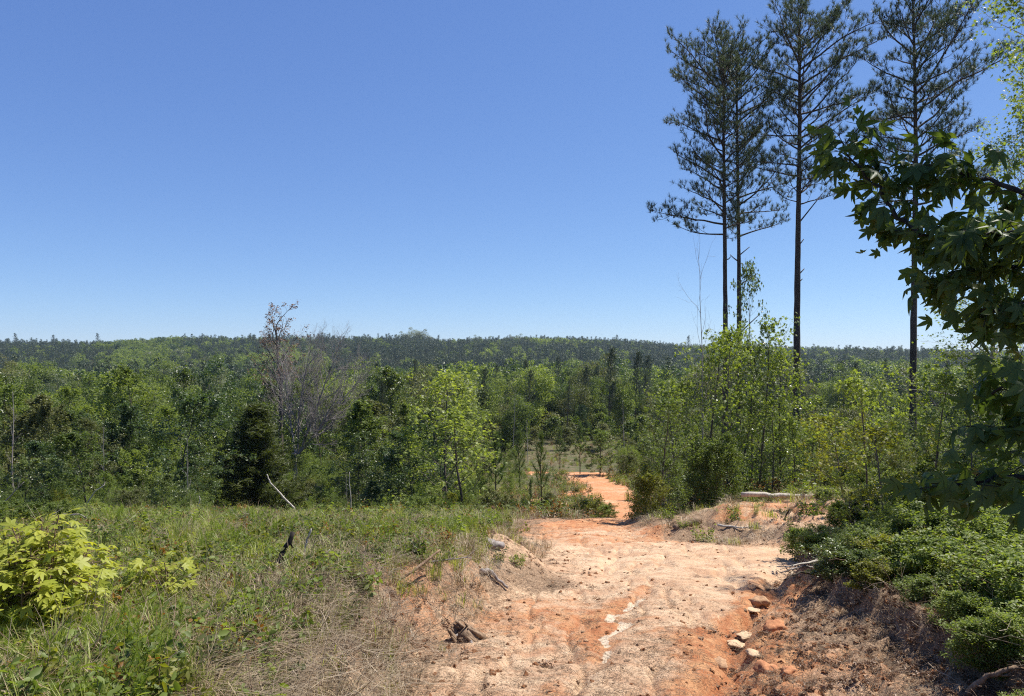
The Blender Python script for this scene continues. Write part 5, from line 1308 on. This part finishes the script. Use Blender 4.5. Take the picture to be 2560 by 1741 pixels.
# rocks, clods and slabs large enough to tell apart
def rock(px, py, w, hgt, label, cat, red, pale, seed, flat=.6):
    rg = np.random.default_rng(seed); x, y = hit(px, py); z = gz1(x, y)
    import bmesh
    bm = bmesh.new(); bmesh.ops.create_icosphere(bm, subdivisions=3, radius=1)
    k = rg.uniform(1.2, 3.2, 6)
    for v in bm.verts:
        c = v.co; f = 1 + .16 * math.sin(c.x * 2.2 * k[0] + c.y * k[1]) + .12 * math.sin(c.y * 3.1 * k[2] + c.z * k[3]) + .06 * math.sin(c.x * 9 + c.z * 7 * k[4])
        v.co = (c.x * f, c.y * f * .8, c.z * f)
    me = bpy.data.meshes.new('rock'); bm.to_mesh(me); bm.free()
    me.polygons.foreach_set('use_smooth', np.ones(len(me.polygons), bool))
    for k_, v_ in (('red', red), ('pale', pale), ('litter', -1), ('soil', -1)):
        me.attributes.new(k_, 'FLOAT', 'POINT').data.foreach_set('value', np.full(len(me.vertices), v_, np.float32))
    me.materials.append(M['sandstone'] if pale > .5 else (M['clay'] if red > .8 else M['brownclay']))
    s = w / FPX * y / 2
    if pale > .8 and w > 20: hgt *= .45; s *= 1.1
    o = thing('rock' if pale > 0 else 'clay_lump', label, cat, (x, y, z + s * hgt * .25), rg.uniform(0, 3), (s, s, s * hgt), mesh=me)
    return o
rock(1915, 1686, 62, .55, 'rounded red clay lump at the bottom of the washed channel', 'clay lump', 1.5, -1, 1)
rock(1972, 1690, 40, .7, 'dark red-brown clay lump right of the rounded one', 'clay lump', 1.6, -1, 2)
rock(1800, 1665, 52, .5, 'grey-brown clay lump at the left rim of the channel', 'clay lump', .4, -1, 3)
rock(1882, 1533, 34, .3, 'flat whitish sand slab in the channel under the bank', 'rock', -1, 1.5, 4)
rock(1866, 1592, 48, .3, 'largest flat cream slab in the middle of the channel', 'rock', -1, 1.4, 5)
rock(1838, 1615, 44, .35, 'tan slab just left of the largest cream slab', 'rock', .2, .9, 6)
rock(1900, 1510, 46, .5, 'brown clay lump at the head of the channel', 'clay lump', .7, -1, 7)
rock(1040, 1642, 18, .8, 'small whitish stone low on the left bank', 'rock', -1, 1.5, 8)
rock(1250, 1680, 12, .8, 'small grey pebble on the sand near the left bank', 'rock', -.5, .2, 9)
rock(1465, 1604, 14, .7, 'small dark clod on the sand in the middle of the track', 'clay lump', .3, -1, 10)
rock(1935, 1575, 56, .6, 'broken red clay block right of the channel', 'clay lump', 1.4, -1, 11)
rock(1885, 1640, 44, .45, 'low cream slab below the largest one', 'rock', -1, 1.3, 12)

# ------------------------------------------------------------------ the air
mh, th, oh = mat_new('haze')
pv = th.nodes.new('ShaderNodeVolumePrincipled'); pv.inputs['Color'].default_value = (.62, .80, 1, 1); pv.inputs['Density'].default_value = .00011
pv.inputs['Anisotropy'].default_value = .3
th.links.new(pv.outputs[0], oh.inputs['Volume'])
zb = float(hz.min()) - 1.5
x0_, x1_, y0_, y1_, zt = -1750., 1750., -1750., 1750., 60.
hv = np.array([[x, y, z] for z in (zb, zt) for y in (y0_, y1_) for x in (x0_, x1_)])
hf = [(0, 2, 3, 1), (4, 5, 7, 6), (0, 1, 5, 4), (2, 6, 7, 3), (0, 4, 6, 2), (1, 3, 7, 5)]
me = bpy.data.meshes.new('haze'); me.from_pydata(hv.tolist(), [], hf); me.materials.append(mh)
ho = bpy.data.objects.new('haze', me); COL.objects.link(ho); ho['kind'] = 'stuff'; ho['label'] = 'thin blue haze in the air over the valley'; ho['category'] = 'haze'
print('done', flush=True)
